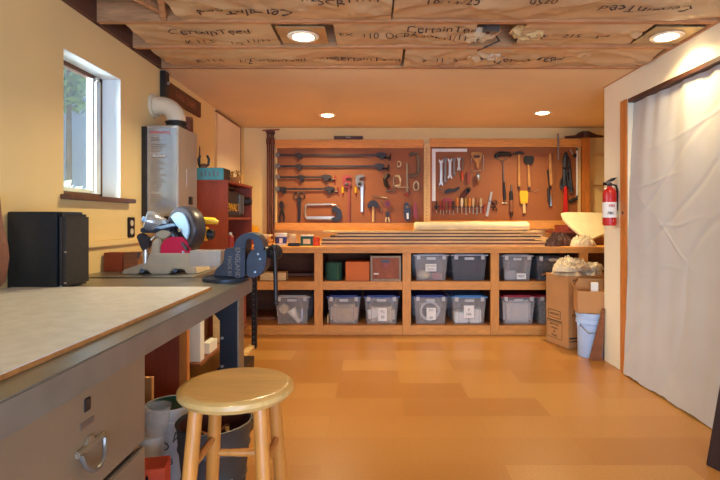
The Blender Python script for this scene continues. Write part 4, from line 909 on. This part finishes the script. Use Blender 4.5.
# ------------------------------------------------------------------ back wall and its pegboards
YP = YB-.045                                       # face of the pegboards
def pegboard(lab, px0, px1, py0, py1, brd):
    t = thing('pegboard', lab, 'pegboard')
    a, b = P(px0, py0, YP), P(px1, py1, YP)
    MB().box((a.x,YP,b.z), (b.x,YP+.008,a.z)).build('panel', 'peg', t)
    for nm_, x0, y0, x1, y1, m in brd:
        p, q = P(x0,y0,YP-.03), P(x1,y1,YP-.03); MB().box((p.x,YP-.03,q.z), (q.x,YB-.003 if nm_ == 'stile' else YP-.0005,p.z)).build(nm_, m, t, bevel=.003)
    return t
pegboard('brown pegboard holding bar clamps and pipe wrenches', 275, 424, 146, 225, (('top_rail',275,139.5,423.5,148,'fir'), ('bottom_rail',275,223,423.5,230.5,'fir'), ('stile',275,148.2,277,222.8,'pinev')))
pegboard('brown pegboard holding hammers, spanners and screwdrivers', 431, 581, 146, 223, (('top_rail',430,138.5,582,147,'fir'), ('bottom_rail',430,220.5,580,229,'fir'), ('stile',578.5,147.3,581,221,'pinev'), ('stile',430.2,147.3,431.5,220,'orangewood')))
t = thing('slotted_strip', 'pale slotted upright strip between the two pegboards', 'wall strip')
p, q = P(424,143,YP-.03), P(430,230,YP-.03); MB().box((p.x,YP-.03,q.z), (q.x,YB-.002,p.z)).build('strip', 'pinev', t)
mb = MB()
for k in range(24): mb.box((p.x+.03,YP-.0315,q.z+.05+k*.042), (p.x+.042,YP-.03,q.z+.066+k*.042))
mb.build('slots', 'chip', t)
t = thing('brown_post', 'orange brown post beside the hammer pegboard with dark cap', 'post')
p, q = P(582.5,136,YP-.05), P(590,238,YP-.05); MB().box((p.x,YP-.05,.951), (q.x,YB-.002,p.z)).build('post', 'orangewood', t, bevel=.003)
t = thing('crossbow_prod', 'dark curved wooden bar lying over the brown post', 'bar')
MB().prism([P(x,y,YP-.06) for x, y in ((566,138),(566,136),(576,135),(580,132),(583,131),(589,131),(592,132.5),(597,134.5),(604,135.5),(604,137),(590,137.4),(580,137.4))], (0,.05,0)).build('bar', 'walnut', t, bevel=.003)
MB().cyl(P(586,131.5,YP-.062), P(586,136.5,YP-.062), .03, n=14).build('hub', 'walnut', t)
for i, y in enumerate((153.5, 184)):
    p, q = P(596.5,y,YB-.10), P(612,y+1.2,YB-.10)
    o = bx('corner_shelf', ['upper','lower'][i]+' little corner shelf beside the brown post', 'shelf', p.x, q.x, YB-.14, YB-.002, q.z, p.z, 'pine', group='little corner shelves')
bx('shelf_upright', 'pale upright panel carrying the little corner shelves', 'panel', P(607,0,YB-.1).x, P(610,0,YB-.1).x, YB-.13, YB-.004, .951, 2.2, 'pinev') if 0 else None
# brown pipes on the wall
t = thing('pipe_rack', 'pair of brown upright pipes under a small red crossbar', 'pipes')
for px in (268.3, 272.2):
    p = P(px,134,YB-.06); pm = MB().cyl((p.x,YB-.05,.952), (p.x,YB-.05,p.z), .021, n=16).build('pipe', 'copper', t, smooth=True)
    MB().lathe([(.022,0), (.03,.01), (.03,.07), (.022,.08)], (p.x,YB-.05,p.z-.13), n=16).build('collar', 'copper', pm, smooth=True)
p, q = P(262.5,130.6,YB-.06), P(279.5,129.6,YB-.06); MB().cyl(p, q, .009, n=10).build('crossbar', 'redtool', t)
p = P(270.5,131,YB-.06); MB().box((p.x-.05,YB-.1,p.z-.03), (p.x+.05,YB-.004,p.z)).build('clip', 'copper', t)
t = thing('spirit_level', 'short dark level lying on the clamp pegboard top rail', 'level')
p, q = P(334,136.2,YP-.02), P(363,139.3,YP-.02); MB().box((p.x,YP-.04,q.z+.002), (q.x,YP+.0,p.z)).build('body', 'walnut', t, bevel=.003)
MB().box((p.x+.15,YP-.042,q.z+.012), (p.x+.21,YP-.0395,p.z-.006)).build('vial', 'dullsteel', t)
# ---- tools
TY = YP-.012
TS = TY/F
def pp(pts, th=.012, y=None): y = TY if y is None else y; return MB().prism([P(a,b,y) for a, b in pts], (0,-th,0))
def tl(pts, r, n=8, y=None, closed=False): y = TY-.008 if y is None else y; return MB().tube([P(a,b,y) for a, b in pts], r, n, closed)
def peg(t, *pts):
    for a, b in pts: MB().cyl(P(a,b,YP-.0005), P(a,b,YP-.03), .004, n=6).build('hook', 'dullsteel', t)
# bar clamps
CG = 'bar clamps on the pegboard'
def clamp(y, xh, x1, lab, redscrew):
    t = thing('bar_clamp', lab, 'clamp', CG)
    MB().box(P(276,y+1.0,TY-.02), P(x1-4,y-1.0,TY-.03)).build('bar', 'iron', t, bevel=.002)
    pp([(276,y-2),(280,y-2.4),(281,y+1.5),(278,y+2.4),(276,y+1.6)], .04).build('end_stop', 'dullsteel', t, bevel=.003)
    pp([(xh-3,y-1.6),(xh+2.5,y-2),(xh+3.4,y+1),(xh+3.2,y+3.6),(xh+1.4,y+5),(xh-.4,y+5),(xh-.8,y+2.4),(xh-3.4,y+1.6)], .045).build('sliding_jaw', 'iron', t, bevel=.006)
    m = 'redtool' if redscrew else 'iron'
    pp([(x1-13,y-1.6),(x1-9,y-2.6),(x1-3,y-1.6),(x1-2.4,y+1.2),(x1-5,y+1.6),(x1-7,y+4.4),(x1-9.6,y+4.6),(x1-10,y+1.8),(x1-13,y+1.6)], .045).build('screw_head', 'iron', t, bevel=.006)
    tl([(x1-6,y+2.5),(x1+1,y+2.8)], .012).build('screw', 'iron', t)
    tl([(x1+1,y-1.5),(x1+.6,y+5.5)], .009).build('crank', m, t)
    peg(t, (290,y+1.5), (x1-20,y+1.5))
clamp(155.2, 299, 389.5, 'topmost long bar clamp on the pegboard', 0)
clamp(166.2, 299, 387.5, 'second long bar clamp from the top of the pegboard', 0)
clamp(177.2, 301, 334.5, 'upper short bar clamp with a red crank', 1)
clamp(189.0, 283, 337.5, 'lower short bar clamp with a red crank', 1)
# snips
t = thing('tin_snips', 'dark snips hanging at the low corner of the clamp pegboard', 'snips')
for s in (-1,1): tl([(282+s*.3,209),(282+s*1.2,213),(282+s*2.4,217),(282+s*1.6,222)], [.01,.014,.012,.01]).build('handle', 'iron', t, smooth=True)
pp([(280,202),(281.5,200.5),(283.5,203),(284.5,208),(281,209.5),(279.5,206)], .02).build('blades', 'iron', t, bevel=.003); peg(t, (282,204))
t = thing('shears', 'long dark shears with ring handles beside the coping frame', 'shears')
for s in (-1,1): tl([(299.5+s*3+math.cos(a)*2.6,195.5+math.sin(a)*3.2) for a in [i*.524 for i in range(12)]], .007, 6, closed=True).build('ring', 'iron', t)
pp([(297,198),(302,198),(301,206),(300.6,220),(299.5,223.5),(298.3,220),(298,206)], .02).build('blades', 'iron', t, bevel=.003); peg(t, (299.5,196))
# hacksaw
t = thing('hacksaw', 'pale framed hacksaw with dark grip on the pegboard', 'saw')
tl([(306,217.5),(305,213),(305.5,205.5),(308,204.5),(332,204.5),(336,205.5),(338,209)], .014, 8).build('frame', 'steel', t, smooth=True)
MB().box(P(306,218.8,TY-.010), P(334,216.4,TY-.012)).build('blade', 'steel', t)
tl([(306,219.5),(334,219.5)], .006).build('spine', 'dullsteel', t)
pp([(331,210),(336,206),(341,210),(342.5,216),(340,220.5),(333,221),(331,218),(336,217),(337,213)], .03).build('grip', 'black', t, bevel=.006); peg(t, (320,204))
# pipe wrenches
def pwrench(cx, top, bot, hm, gm, lab, w):
    t = thing('pipe_wrench', lab, 'wrench', 'pipe wrenches')
    pp([(cx-5,top+1),(cx-1,top),(cx+3.5,top),(cx+3.8,top+2.5),(cx-1,top+3.2),(cx-1,top+6),(cx+3,top+6),(cx+3.6,top+10),(cx+1,top+12.5),(cx-3,top+12),(cx-5,top+8)], .04).build('jaws', hm, t, bevel=.006)
    pp([(cx+.2,top+10),(cx+3.0,top+10),(cx+2.6+w,bot),(cx+.6+w,bot)], .022).build('handle', gm, t, bevel=.004)
    MB().cyl(P(cx-2.5,top+9,TY-.03), P(cx+1,top+9,TY-.03), .024, n=14).build('adjusting_nut', 'iron', t); peg(t, (cx,top+2))
pwrench(347.5, 175.5, 222.5, 'redtool', 'redwood', 'red jawed pipe wrench with a long dark handle', -.3)
pwrench(360.5, 175, 212, 'dullsteel', 'steel', 'grey pipe wrench with a steel handle', -.2)
for i, (cx, lab) in enumerate(((342.8,'yellow handled screwdriver beside the red pipe wrench'), (355.5,'yellow handled screwdriver beside the grey pipe wrench'))):
    t = thing('screwdriver', lab, 'screwdriver', 'yellow screwdrivers by the pipe wrenches'); tl([(cx,187),(cx+.1,193)], .013).build('handle', 'yellow', t, smooth=True); tl([(cx,193),(cx+.4,196.5)], .006).build('blade', 'redtool', t)
# hammer / mallet
t = thing('drill_brush_hammer', 'broad dark headed mallet with a pale handle on the clamp pegboard', 'mallet')
pp([(367,206),(369,201.5),(373,200),(377,201.5),(379,205),(378.5,208.5),(374.5,206.5),(371.5,206.5),(368,208.5)], .05).build('head', 'iron', t, bevel=.008)
tl([(373.2,206),(373.2,222)], .016).build('handle', 'pinev', t, smooth=True); tl([(371.5,196.5),(382,196.8)], .005).build('rod', 'dullsteel', t)
# C clamps
def cclamp(lab, pts, r, m, screw, tip, sm='steel'):
    t = thing('c_clamp', lab, 'clamp', 'C clamps on the pegboard')
    tl(pts, r).build('frame', m, t, bevel=0); tl(screw, r*.55).build('screw', sm, t)
    tl(tip, r*.45).build('tommy_bar', 'dullsteel', t); peg(t, pts[1]); return t
cclamp('large grey C clamp in the top corner of the clamp pegboard', [(410,155.5),(412,153.5),(417,154.5),(418.5,160),(418.5,172),(416,175.5),(410,175.8)], .024, 'dullsteel', [(407,163),(407.2,192)], [(404,193),(411,193)], 'steel')
cclamp('cream mid size C clamp under the small brass one', [(395,176),(399,176),(400.5,180),(400,185.5),(395,186)], .014, 'canvas', [(394,186),(393.5,177)], [(392,188),(397,187)])
cclamp('dark C clamp beside the cream C clamp', [(390,176),(387,175.5),(385,179),(386,185),(389,187.5)], .026, 'iron', [(389,186),(390.5,190)], [(386,191),(395,190)], 'redtool')
cclamp('tiny brass C clamp below the long clamps', [(397.5,161.5),(400,161.5),(401,164),(400,166.5),(397.5,166.5)], .008, 'canvas', [(397.5,167.5),(397.5,162)], [(396,168),(400,168)])
t = thing('square_rule', 'steel bar with cross arm beneath the large grey C clamp', 'rule')
tl([(397,187.2),(409,187.2)], .008).build('arm', 'steel', t); tl([(406.8,176),(406.8,193)], .009).build('stem', 'steel', t); MB().sph(P(407,194.5,TY-.02), .028, (1,.5,1), 8).build('knob', 'redtool', t)
t = thing('carabiner', 'small steel carabiner near the edge of clamp pegboard', 'carabiner')
tl([(416+math.cos(a)*2.5*(1+.25*math.sin(a)),186+math.sin(a)*4.5) for a in [i*.45 for i in range(14)]], .012, 8, closed=True).build('ring', 'steel', t)
t = thing('hole_saw', 'round hole saw hanging below the dark C clamp', 'hole saw')
MB().lathe([(.036,0), (.04,.01), (.04,.04), (.03,.04), (.03,.008), (.001,.008)], P(387.5,204,TY-.001), basis((1,0,0),(0,0,1)), 22).build('cup', 'redtool', t, smooth=True)
tl([(381,197),(387,198)], .006).build('arbor', 'canvas', t); tl([(381.5,208),(381,212)], .005).build('bit', 'steel', t)
t = thing('pliers', 'pliers with pale grips under the hole saw', 'pliers')
pp([(386,211.5),(389,211.5),(389.5,216),(387.6,218),(385.5,216)], .02).build('jaws', 'iron', t, bevel=.003)
for s in (-1,1): tl([(387.5,216.5),(387.5+s*1.6,219),(387.5+s*1.8,222)], .009).build('grip', 'canvas', t, smooth=True)
t = thing('block_plane', 'dark small plane with pale insert hanging low on clamp pegboard', 'plane')
pp([(404,204),(406,202),(409,204),(410.5,212),(410,220),(407,221.5),(404.5,219),(403.8,211)], .035).build('body', 'black', t, bevel=.008)
pp([(406.3,213),(408.3,213),(408.5,219),(406.5,219)], .037).build('iron_insert', 'white', t); MB().sph(P(407,207,TY-.035), .02, (1,.6,1), 8).build('knob', 'dullsteel', t)
t = thing('red_cutter', 'red handled cutter beside the small dark plane', 'cutter')
pp([(414,202),(415.5,202),(417,211),(418,218),(416,219),(413.5,217),(413,209)], .02).build('handle', 'redtool', t, bevel=.004); tl([(415,216),(417.5,220)], .01).build('blade', 'dullsteel', t)
for i, (x, y, lab) in enumerate(((285.5,206,'bare peg hook right above the snips'), (333,192.5,'red crank handle end hanging below the short clamps'), (382,203,'bare peg hook between mallet and hole saw'))):
    o = tl([(x,y-1),(x+.3,y+1.5)], .006).build('peg_hook', 'dullsteel'); tag(o, lab, 'hook', 'spare peg hooks')
# ---- second pegboard
t = thing('framing_square', 'white framing square in the corner of the hammer pegboard', 'square')
pp([(432,148.7),(467,148.7),(467,151.8),(435.5,151.8),(435.5,201),(432,201)], .004).build('blade', 'white', t); peg(t, (440,150))
WG = 'spanners hanging in a row'
def spanner(lab, cx, top, bot, w, m, ring):
    t = thing('spanner', lab, 'spanner', WG)
    pp([(cx-w,top+4),(cx-w*1.9,top+1.8),(cx-w*1.5,top-.4),(cx-w*.6,top+1.3),(cx+w*.6,top+1.3),(cx+w*1.5,top-.4),(cx+w*1.9,top+1.8),(cx+w,top+4),(cx+w,bot-4),(cx+w*1.9,bot-2),(cx+w*1.4,bot+.3),(cx+w*.5,bot-1.6),(cx-w*.5,bot-1.6),(cx-w*1.4,bot+.3),(cx-w*1.9,bot-2),(cx-w,bot-4)], .014).build('shank', m, t, bevel=.002); peg(t, (cx,top+1.5))
for a in (('longest bright spanner, nearest the framing square',441,159.5,186,1.25,'steel',0), ('dark thin spanner beside the longest bright one',445.2,157.5,183,.9,'dullsteel',0), ('bright broad spanner in the middle of the row',449.8,158.5,179,1.25,'steel',0), ('dull slim spanner past the bright broad one',454,157.5,176,.8,'dullsteel',0), ('short bright spanner near the orange chisel',458.8,157,171,.95,'steel',0)): spanner(*a)
t = thing('orange_chisel', 'slim orange handled chisel at the end of spanner row', 'chisel')
tl([(462.8,158),(462.8,171)], .008).build('blade', 'dullsteel', t); tl([(462.5,171),(462.3,180)], .013).build('handle', 'orangebox', t, smooth=True)
t = thing('hand_saw', 'small saw with a triangular yellow wooden grip', 'saw')
pp([(470.5,153.5),(472,152.3),(480.5,152.3),(482.3,153.8),(481,159),(478.6,164),(478,168.5),(476.5,168.5),(475.8,163),(472,158)], .02).build('grip', 'chip', t, bevel=.005)
pp([(472.7,155.5),(480,155.5),(479,158),(474,158)], .022).build('slot', 'walnut', t)
tl([(471.5,158),(470,171.5),(483,170.5),(483.5,155)], .005).build('wire_frame', 'steel', t)
t = thing('red_bottle', 'reddish brown case hanging below the triangular saw grip', 'case')
pp([(466.6,172),(469.8,171.5),(470.2,182),(468.5,184),(466.4,183)], .03).build('case', 'redwood', t, bevel=.005)
t = thing('plumb_bob', 'small bright plumb bob with brown tip hanging under the saw', 'plumb bob')
tl([(478.3,171),(478.3,174)], .003).build('cord', 'dullsteel', t)
MB().lathe([(.008,0), (.03,-.02), (.03,-.05), (.014,-.085)], P(478.3,173.5,TY-.03), None, 16).build('bob', 'steel', t, smooth=True)
MB().lathe([(.022,0), (.022,-.025), (.004,-.06)], P(477.6,180.5,TY-.03), None, 14).build('tip', 'brownwood', t, smooth=True)
t = thing('grey_plane', 'dark spokeshave hanging below the spanner row', 'spokeshave')
pp([(444,191),(448,188.5),(453,188.8),(459,186.5),(460,188),(456,191.5),(449,192.5),(445,193.5)], .02).build('body', 'iron', t, bevel=.004); tl([(444,191.5),(438,187.5)], .006).build('tang', 'dullsteel', t)
t = thing('red_tin_snips', 'dark tape holder with red ring beside the screwdrivers', 'holder')
pp([(460,197),(463,191),(467,187),(470.5,187.5),(470.5,191),(466,196),(462,200)], .04).build('body', 'rust', t, bevel=.008)
MB().lathe([(.028,0), (.032,.012), (.018,.014), (.018,.0)], P(467.8,190.5,TY-.041), basis((1,0,0),(0,0,1)), 18).build('ring', 'iron', t, smooth=True)
t = thing('red_tool_roll', 'red tool pouch hanging behind the first screwdrivers', 'pouch')
pp([(442,200),(445,197.5),(451,198.5),(453,201.5),(452,204.5),(444,204.5)], .02).build('pouch', 'redtool', t, bevel=.005)
SG = 'screwdrivers in the rack'
cols = [('iron','black handled'),('redtool','red handled'),('redtool','red handled'),('brownwood','brown handled'),('redtool','red handled'),('walnut','dark wooden handled'),('orangewood','orange handled'),('rag','pale handled'),('kbrass','yellow handled'),('orangewood','orange handled'),('ragtan','tan handled'),('brownwood','brown handled'),('ragtan','tan handled')]
xs = [436.5,440.5,443.5,446.5,449.7,453.2,457.5,461.8,466,469.6,473.2,477,480.8]
ords = ['first','second','third','fourth','fifth','sixth','seventh','eighth','ninth','tenth','eleventh','twelfth','thirteenth']
for i, (x, (m, d)) in enumerate(zip(xs, cols)):
    t = thing('screwdriver', f'{d} screwdriver, {ords[i]} in the rack from the framing square', 'screwdriver', SG)
    up_ = 198 if i > 5 else 201; r = .016 if i > 5 else .012
    tl([(x,up_),(x,up_+2),(x,up_+7),(x,up_+9)], [r*.8,r,r,r*.6], 8, y=TY-.035).build('handle', m, t, smooth=True); tl([(x,up_+9),(x+.1,213+(i%3))], .0055, 6, y=TY-.035).build('blade', 'steel', t)
t = thing('tool_rack', 'dark wooden rack holding the row of screwdrivers', 'rack')
MB().box(P(434,207.5,TY-.012), P(484,206.2,TY-.04)).build('bar', 'walnut', t); [MB().box(P(x,209,TY), P(x+1,205.5,TY-.03)).build('bracket', 'iron', t) for x in (434.5, 482.5)]
t = thing('steel_file', 'bright tapered file leaning past the screwdriver rack', 'file')
pp([(490.5,191.5),(492.5,192),(488,216.5),(485.5,216)], .008).build('file', 'steel', t, bevel=.001); tl([(483.5,214),(485,204)], .008).build('tang', 'redtool', t)
t = thing('key_bunch', 'dark bunch of hex keys beside the bright file', 'hex keys')
for i, (x, y) in enumerate(((491,201),(493,203),(495,200),(492,207),(495,207))): tl([(x-2,y),(x+1,y+.5),(x+2,y+4)], .008, 6).build('key', 'iron', t)
t = thing('lawn_edger', 'long thin tool with a black curved head and grip', 'edger')
tl([(495.5,157.5),(497,155),(501,153.8),(506,154),(510,154.5),(511,156.5)], [.02,.028,.03,.03,.028,.018]).build('head', 'black', t, smooth=True)
tl([(498,158),(501.5,161),(507,158.5)], .006).build('yoke', 'dullsteel', t); tl([(502.8,161),(504,183)], .008).build('shaft', 'dullsteel', t)
tl([(504,182),(505,200)], [.013,.019]).build('grip', 'black', t, smooth=True); tl([(502,203),(507,203)], .007).build('end_ring', 'dullsteel', t)
def hammer(name, lab, head, hm, hx0, hx1, hy0, hy1, gm, em):
    t = thing(name, lab, 'hammer'); pp(head, .03).build('head', hm, t, bevel=.004)
    tl([(hx0,hy0),((hx0+hx1)/2,(hy0+hy1)/2),(hx1,hy1)], [.013,.017,.02], 10).build('handle', gm, t, smooth=True)
    tl([(hx1,hy1),(hx1+.1,hy1+2.5)], .019).build('grip_end', em, t, smooth=True); peg(t, (hx0,hy0+2)); return t
hammer('pick_hammer', 'thin headed pick hammer with a long wooden handle', [(511,154),(516,152.2),(519,151),(522,152),(525,154),(522,154.5),(519,154.3),(514,154.6)], 'iron', 519, 519, 154, 186.5, 'chip', 'walnut')
hammer('rubber_mallet', 'black square headed mallet with a yellow wooden handle', [(523.5,157),(525,156),(532,156.3),(533.5,157.5),(533,162.5),(530,164.5),(526,164.5),(523.5,162)], 'rubber', 528.3, 529.3, 164, 187, 'chip', 'walnut')
t = thing('putty_knife', 'dark handled tool with brown grip beside the edger', 'knife')
tl([(511.5,185),(511.3,192)], .008).build('blade', 'dullsteel', t); tl([(511,191),(511.5,200)], [.02,.025]).build('collar', 'iron', t, smooth=True); tl([(511.5,200),(511.5,212)], [.026,.03]).build('grip', 'brownwood', t, smooth=True); tl([(511.5,212),(511.5,217)], [.024,.012]).build('grip_end', 'walnut', t, smooth=True)
t = thing('yellow_brush', 'yellow bladed brush with pale handle under the pick hammer', 'brush')
pp([(519,192),(520.5,190.8),(527,190.8),(527.7,193),(527,203.5),(520.5,204),(519.5,200)], .03).build('head', 'yellow', t, bevel=.006); tl([(524,203),(524.2,213)], .019).build('handle', 'pinev', t, smooth=True)
t = thing('pull_saw', 'wood handled pull saw with dark blade', 'saw')
pp([(548.2,154),(550.5,153.5),(552.3,183),(550.8,186),(549.5,185)], .02).build('handle', 'chip', t, bevel=.004); pp([(546.6,170),(548.5,169),(551.5,188),(549,189.5)], .006, TY-.001).build('blade', 'iron', t)
tl([(548.4,188),(549,198),(549.8,207)], [.016,.022,.012]).build('grip', 'iron', t, smooth=True); tl([(550.3,196),(551,206)], .015).build('pale_grip', 'heaterlabel', t, smooth=True)
t = thing('bow_wire', 'thin curved bow saw beside the pull saw', 'bow saw')
tl([(552,155),(554.5,162),(555.3,176),(554,188),(551.5,196)], .005).build('bow', 'brownwood', t, smooth=True)
t = thing('steel_rod', 'straight grey rod hanging over the pegboard top rail', 'rod')
tl([(558.2,133.5),(558.3,160)], .011, 8, y=YP-.045).build('rod', 'dullsteel', t, smooth=True)
t = thing('cord_hank', 'hank of black cords hanging near the pegboard edge', 'cord')
rr = random.Random(8)
for i in range(9):
    x = 566+rr.uniform(-3,3.5); xe = 560.5+i*1.55
    tl([(565.5+rr.uniform(-1,1),152+rr.uniform(0,1.5)), (x,160), (x+rr.uniform(-1.5,1.5),172), (xe,186+rr.uniform(-4,5)), (xe+.4,193+rr.uniform(-7,2))], .012, 6, y=TY-.012-.006*(i%4)).build('strand', 'black', t, smooth=True)
tl([(562.5,168),(570.5,168)], .012, y=TY-.04).build('tie', 'rubber', t)
t = thing('red_crowbar', 'red flat bar hanging below the black cords', 'bar')
pp([(563.6,187),(566.5,186),(567.5,212.5),(562.8,212.5)], .02, TY-.03).build('bar', 'red', t, bevel=.003)
t = thing('hook_tool', 'small steel hook tool above the black pistol grip', 'hook')
tl([(570.5,149.5),(572.5,154),(575.5,156),(576.5,153.5)], .009).build('hook', 'steel', t, smooth=True); pp([(572,154.5),(576,153.5),(577.5,156.5),(574,158)], .02).build('grip', 'iron', t, bevel=.004)
t = thing('white_level', 'long slim white level along the pegboard edge', 'level')
MB().box(P(576,198,TY-.0), P(578,147.5,TY-.025)).build('body', 'white', t, bevel=.002); MB().box(P(576.2,150.5,TY-.026), P(577.8,148,TY-.0255)).build('end_cap', 'iron', t); MB().box(P(576.2,197.5,TY-.026), P(577.8,195.5,TY-.0255)).build('end_cap', 'iron', t)
t = thing('caulk_gun', 'black pistol shaped tool at the low edge of the pegboard', 'tool')
tl([(569,202),(574,199.5),(577,198.5)], [.018,.022,.016]).build('barrel', 'black', t, smooth=True)
tl([(535,190.5),(538,192.5),(541,189.5)], .004).build('wire', 'dullsteel', t) if 0 else None
o = tl([(531,190),(535,192.5),(538,189)], .004).build('wire_hook', 'dullsteel'); tag(o, 'thin curved wire hook below the black mallet', 'hook')
o = tl([(536,155),(544,155.5),(549,155)], .004).build('wire_bracket', 'redtool'); tag(o, 'thin wire bracket between mallet and pull saw', 'bracket')
# ------------------------------------------------------------------ things rest at their own base
def rebase(o):
    if o.type == 'EMPTY' and tuple(o.location) != (0,0,0): return
    bpy.context.view_layer.update()
    ms_ = []
    def walk(q):
        if q.type == 'MESH': ms_.append(q)
        for c in kids(q): walk(c)
    walk(o)
    if not ms_: return
    vs_ = [v.co for m in ms_ for v in m.data.vertices]
    lo = Vector([min(v[i] for v in vs_) for i in range(3)]); hi = Vector([max(v[i] for v in vs_) for i in range(3)])
    b = Vector(((lo.x+hi.x)/2, (lo.y+hi.y)/2, lo.z))
    for m in ms_: m.data.transform(Matrix.Translation(-b))
    o.location = b
for o in TOP: rebase(o)
# ------------------------------------------------------------------ world, camera, view
wd = bpy.data.worlds.new('world'); bpy.context.scene.world = wd; wd.use_nodes = True
nt = wd.node_tree; bg = nt.nodes['Background']; sky = nt.nodes.new('ShaderNodeTexSky'); sky.sky_type = 'NISHITA'; sky.sun_elevation = R(50); sky.sun_rotation = R(90); sky.sun_disc = False
nt.links.new(sky.outputs[0], bg.inputs[0]); bg.inputs[1].default_value = .22
cd = bpy.data.cameras.new('camera'); cam = bpy.data.objects.new('camera', cd); C.objects.link(cam)
cd.sensor_width = 36; cd.lens = F/720*36; cd.shift_x = (360-CX)/720; cd.shift_y = (CY-240)/720; cd.clip_start = .05
cam.location = (0, 0, CH); cam.rotation_euler = (R(90), 0, 0)
sc = bpy.context.scene; sc.camera = cam
sc.view_settings.view_transform = 'Standard'; sc.view_settings.look = 'None'; sc.view_settings.gamma = 1; sc.view_settings.use_curve_mapping = False
sc.view_settings.exposure = 0.0
sc.cycles.use_denoising = True; sc.cycles.max_bounces = 8; sc.cycles.transparent_max_bounces = 16
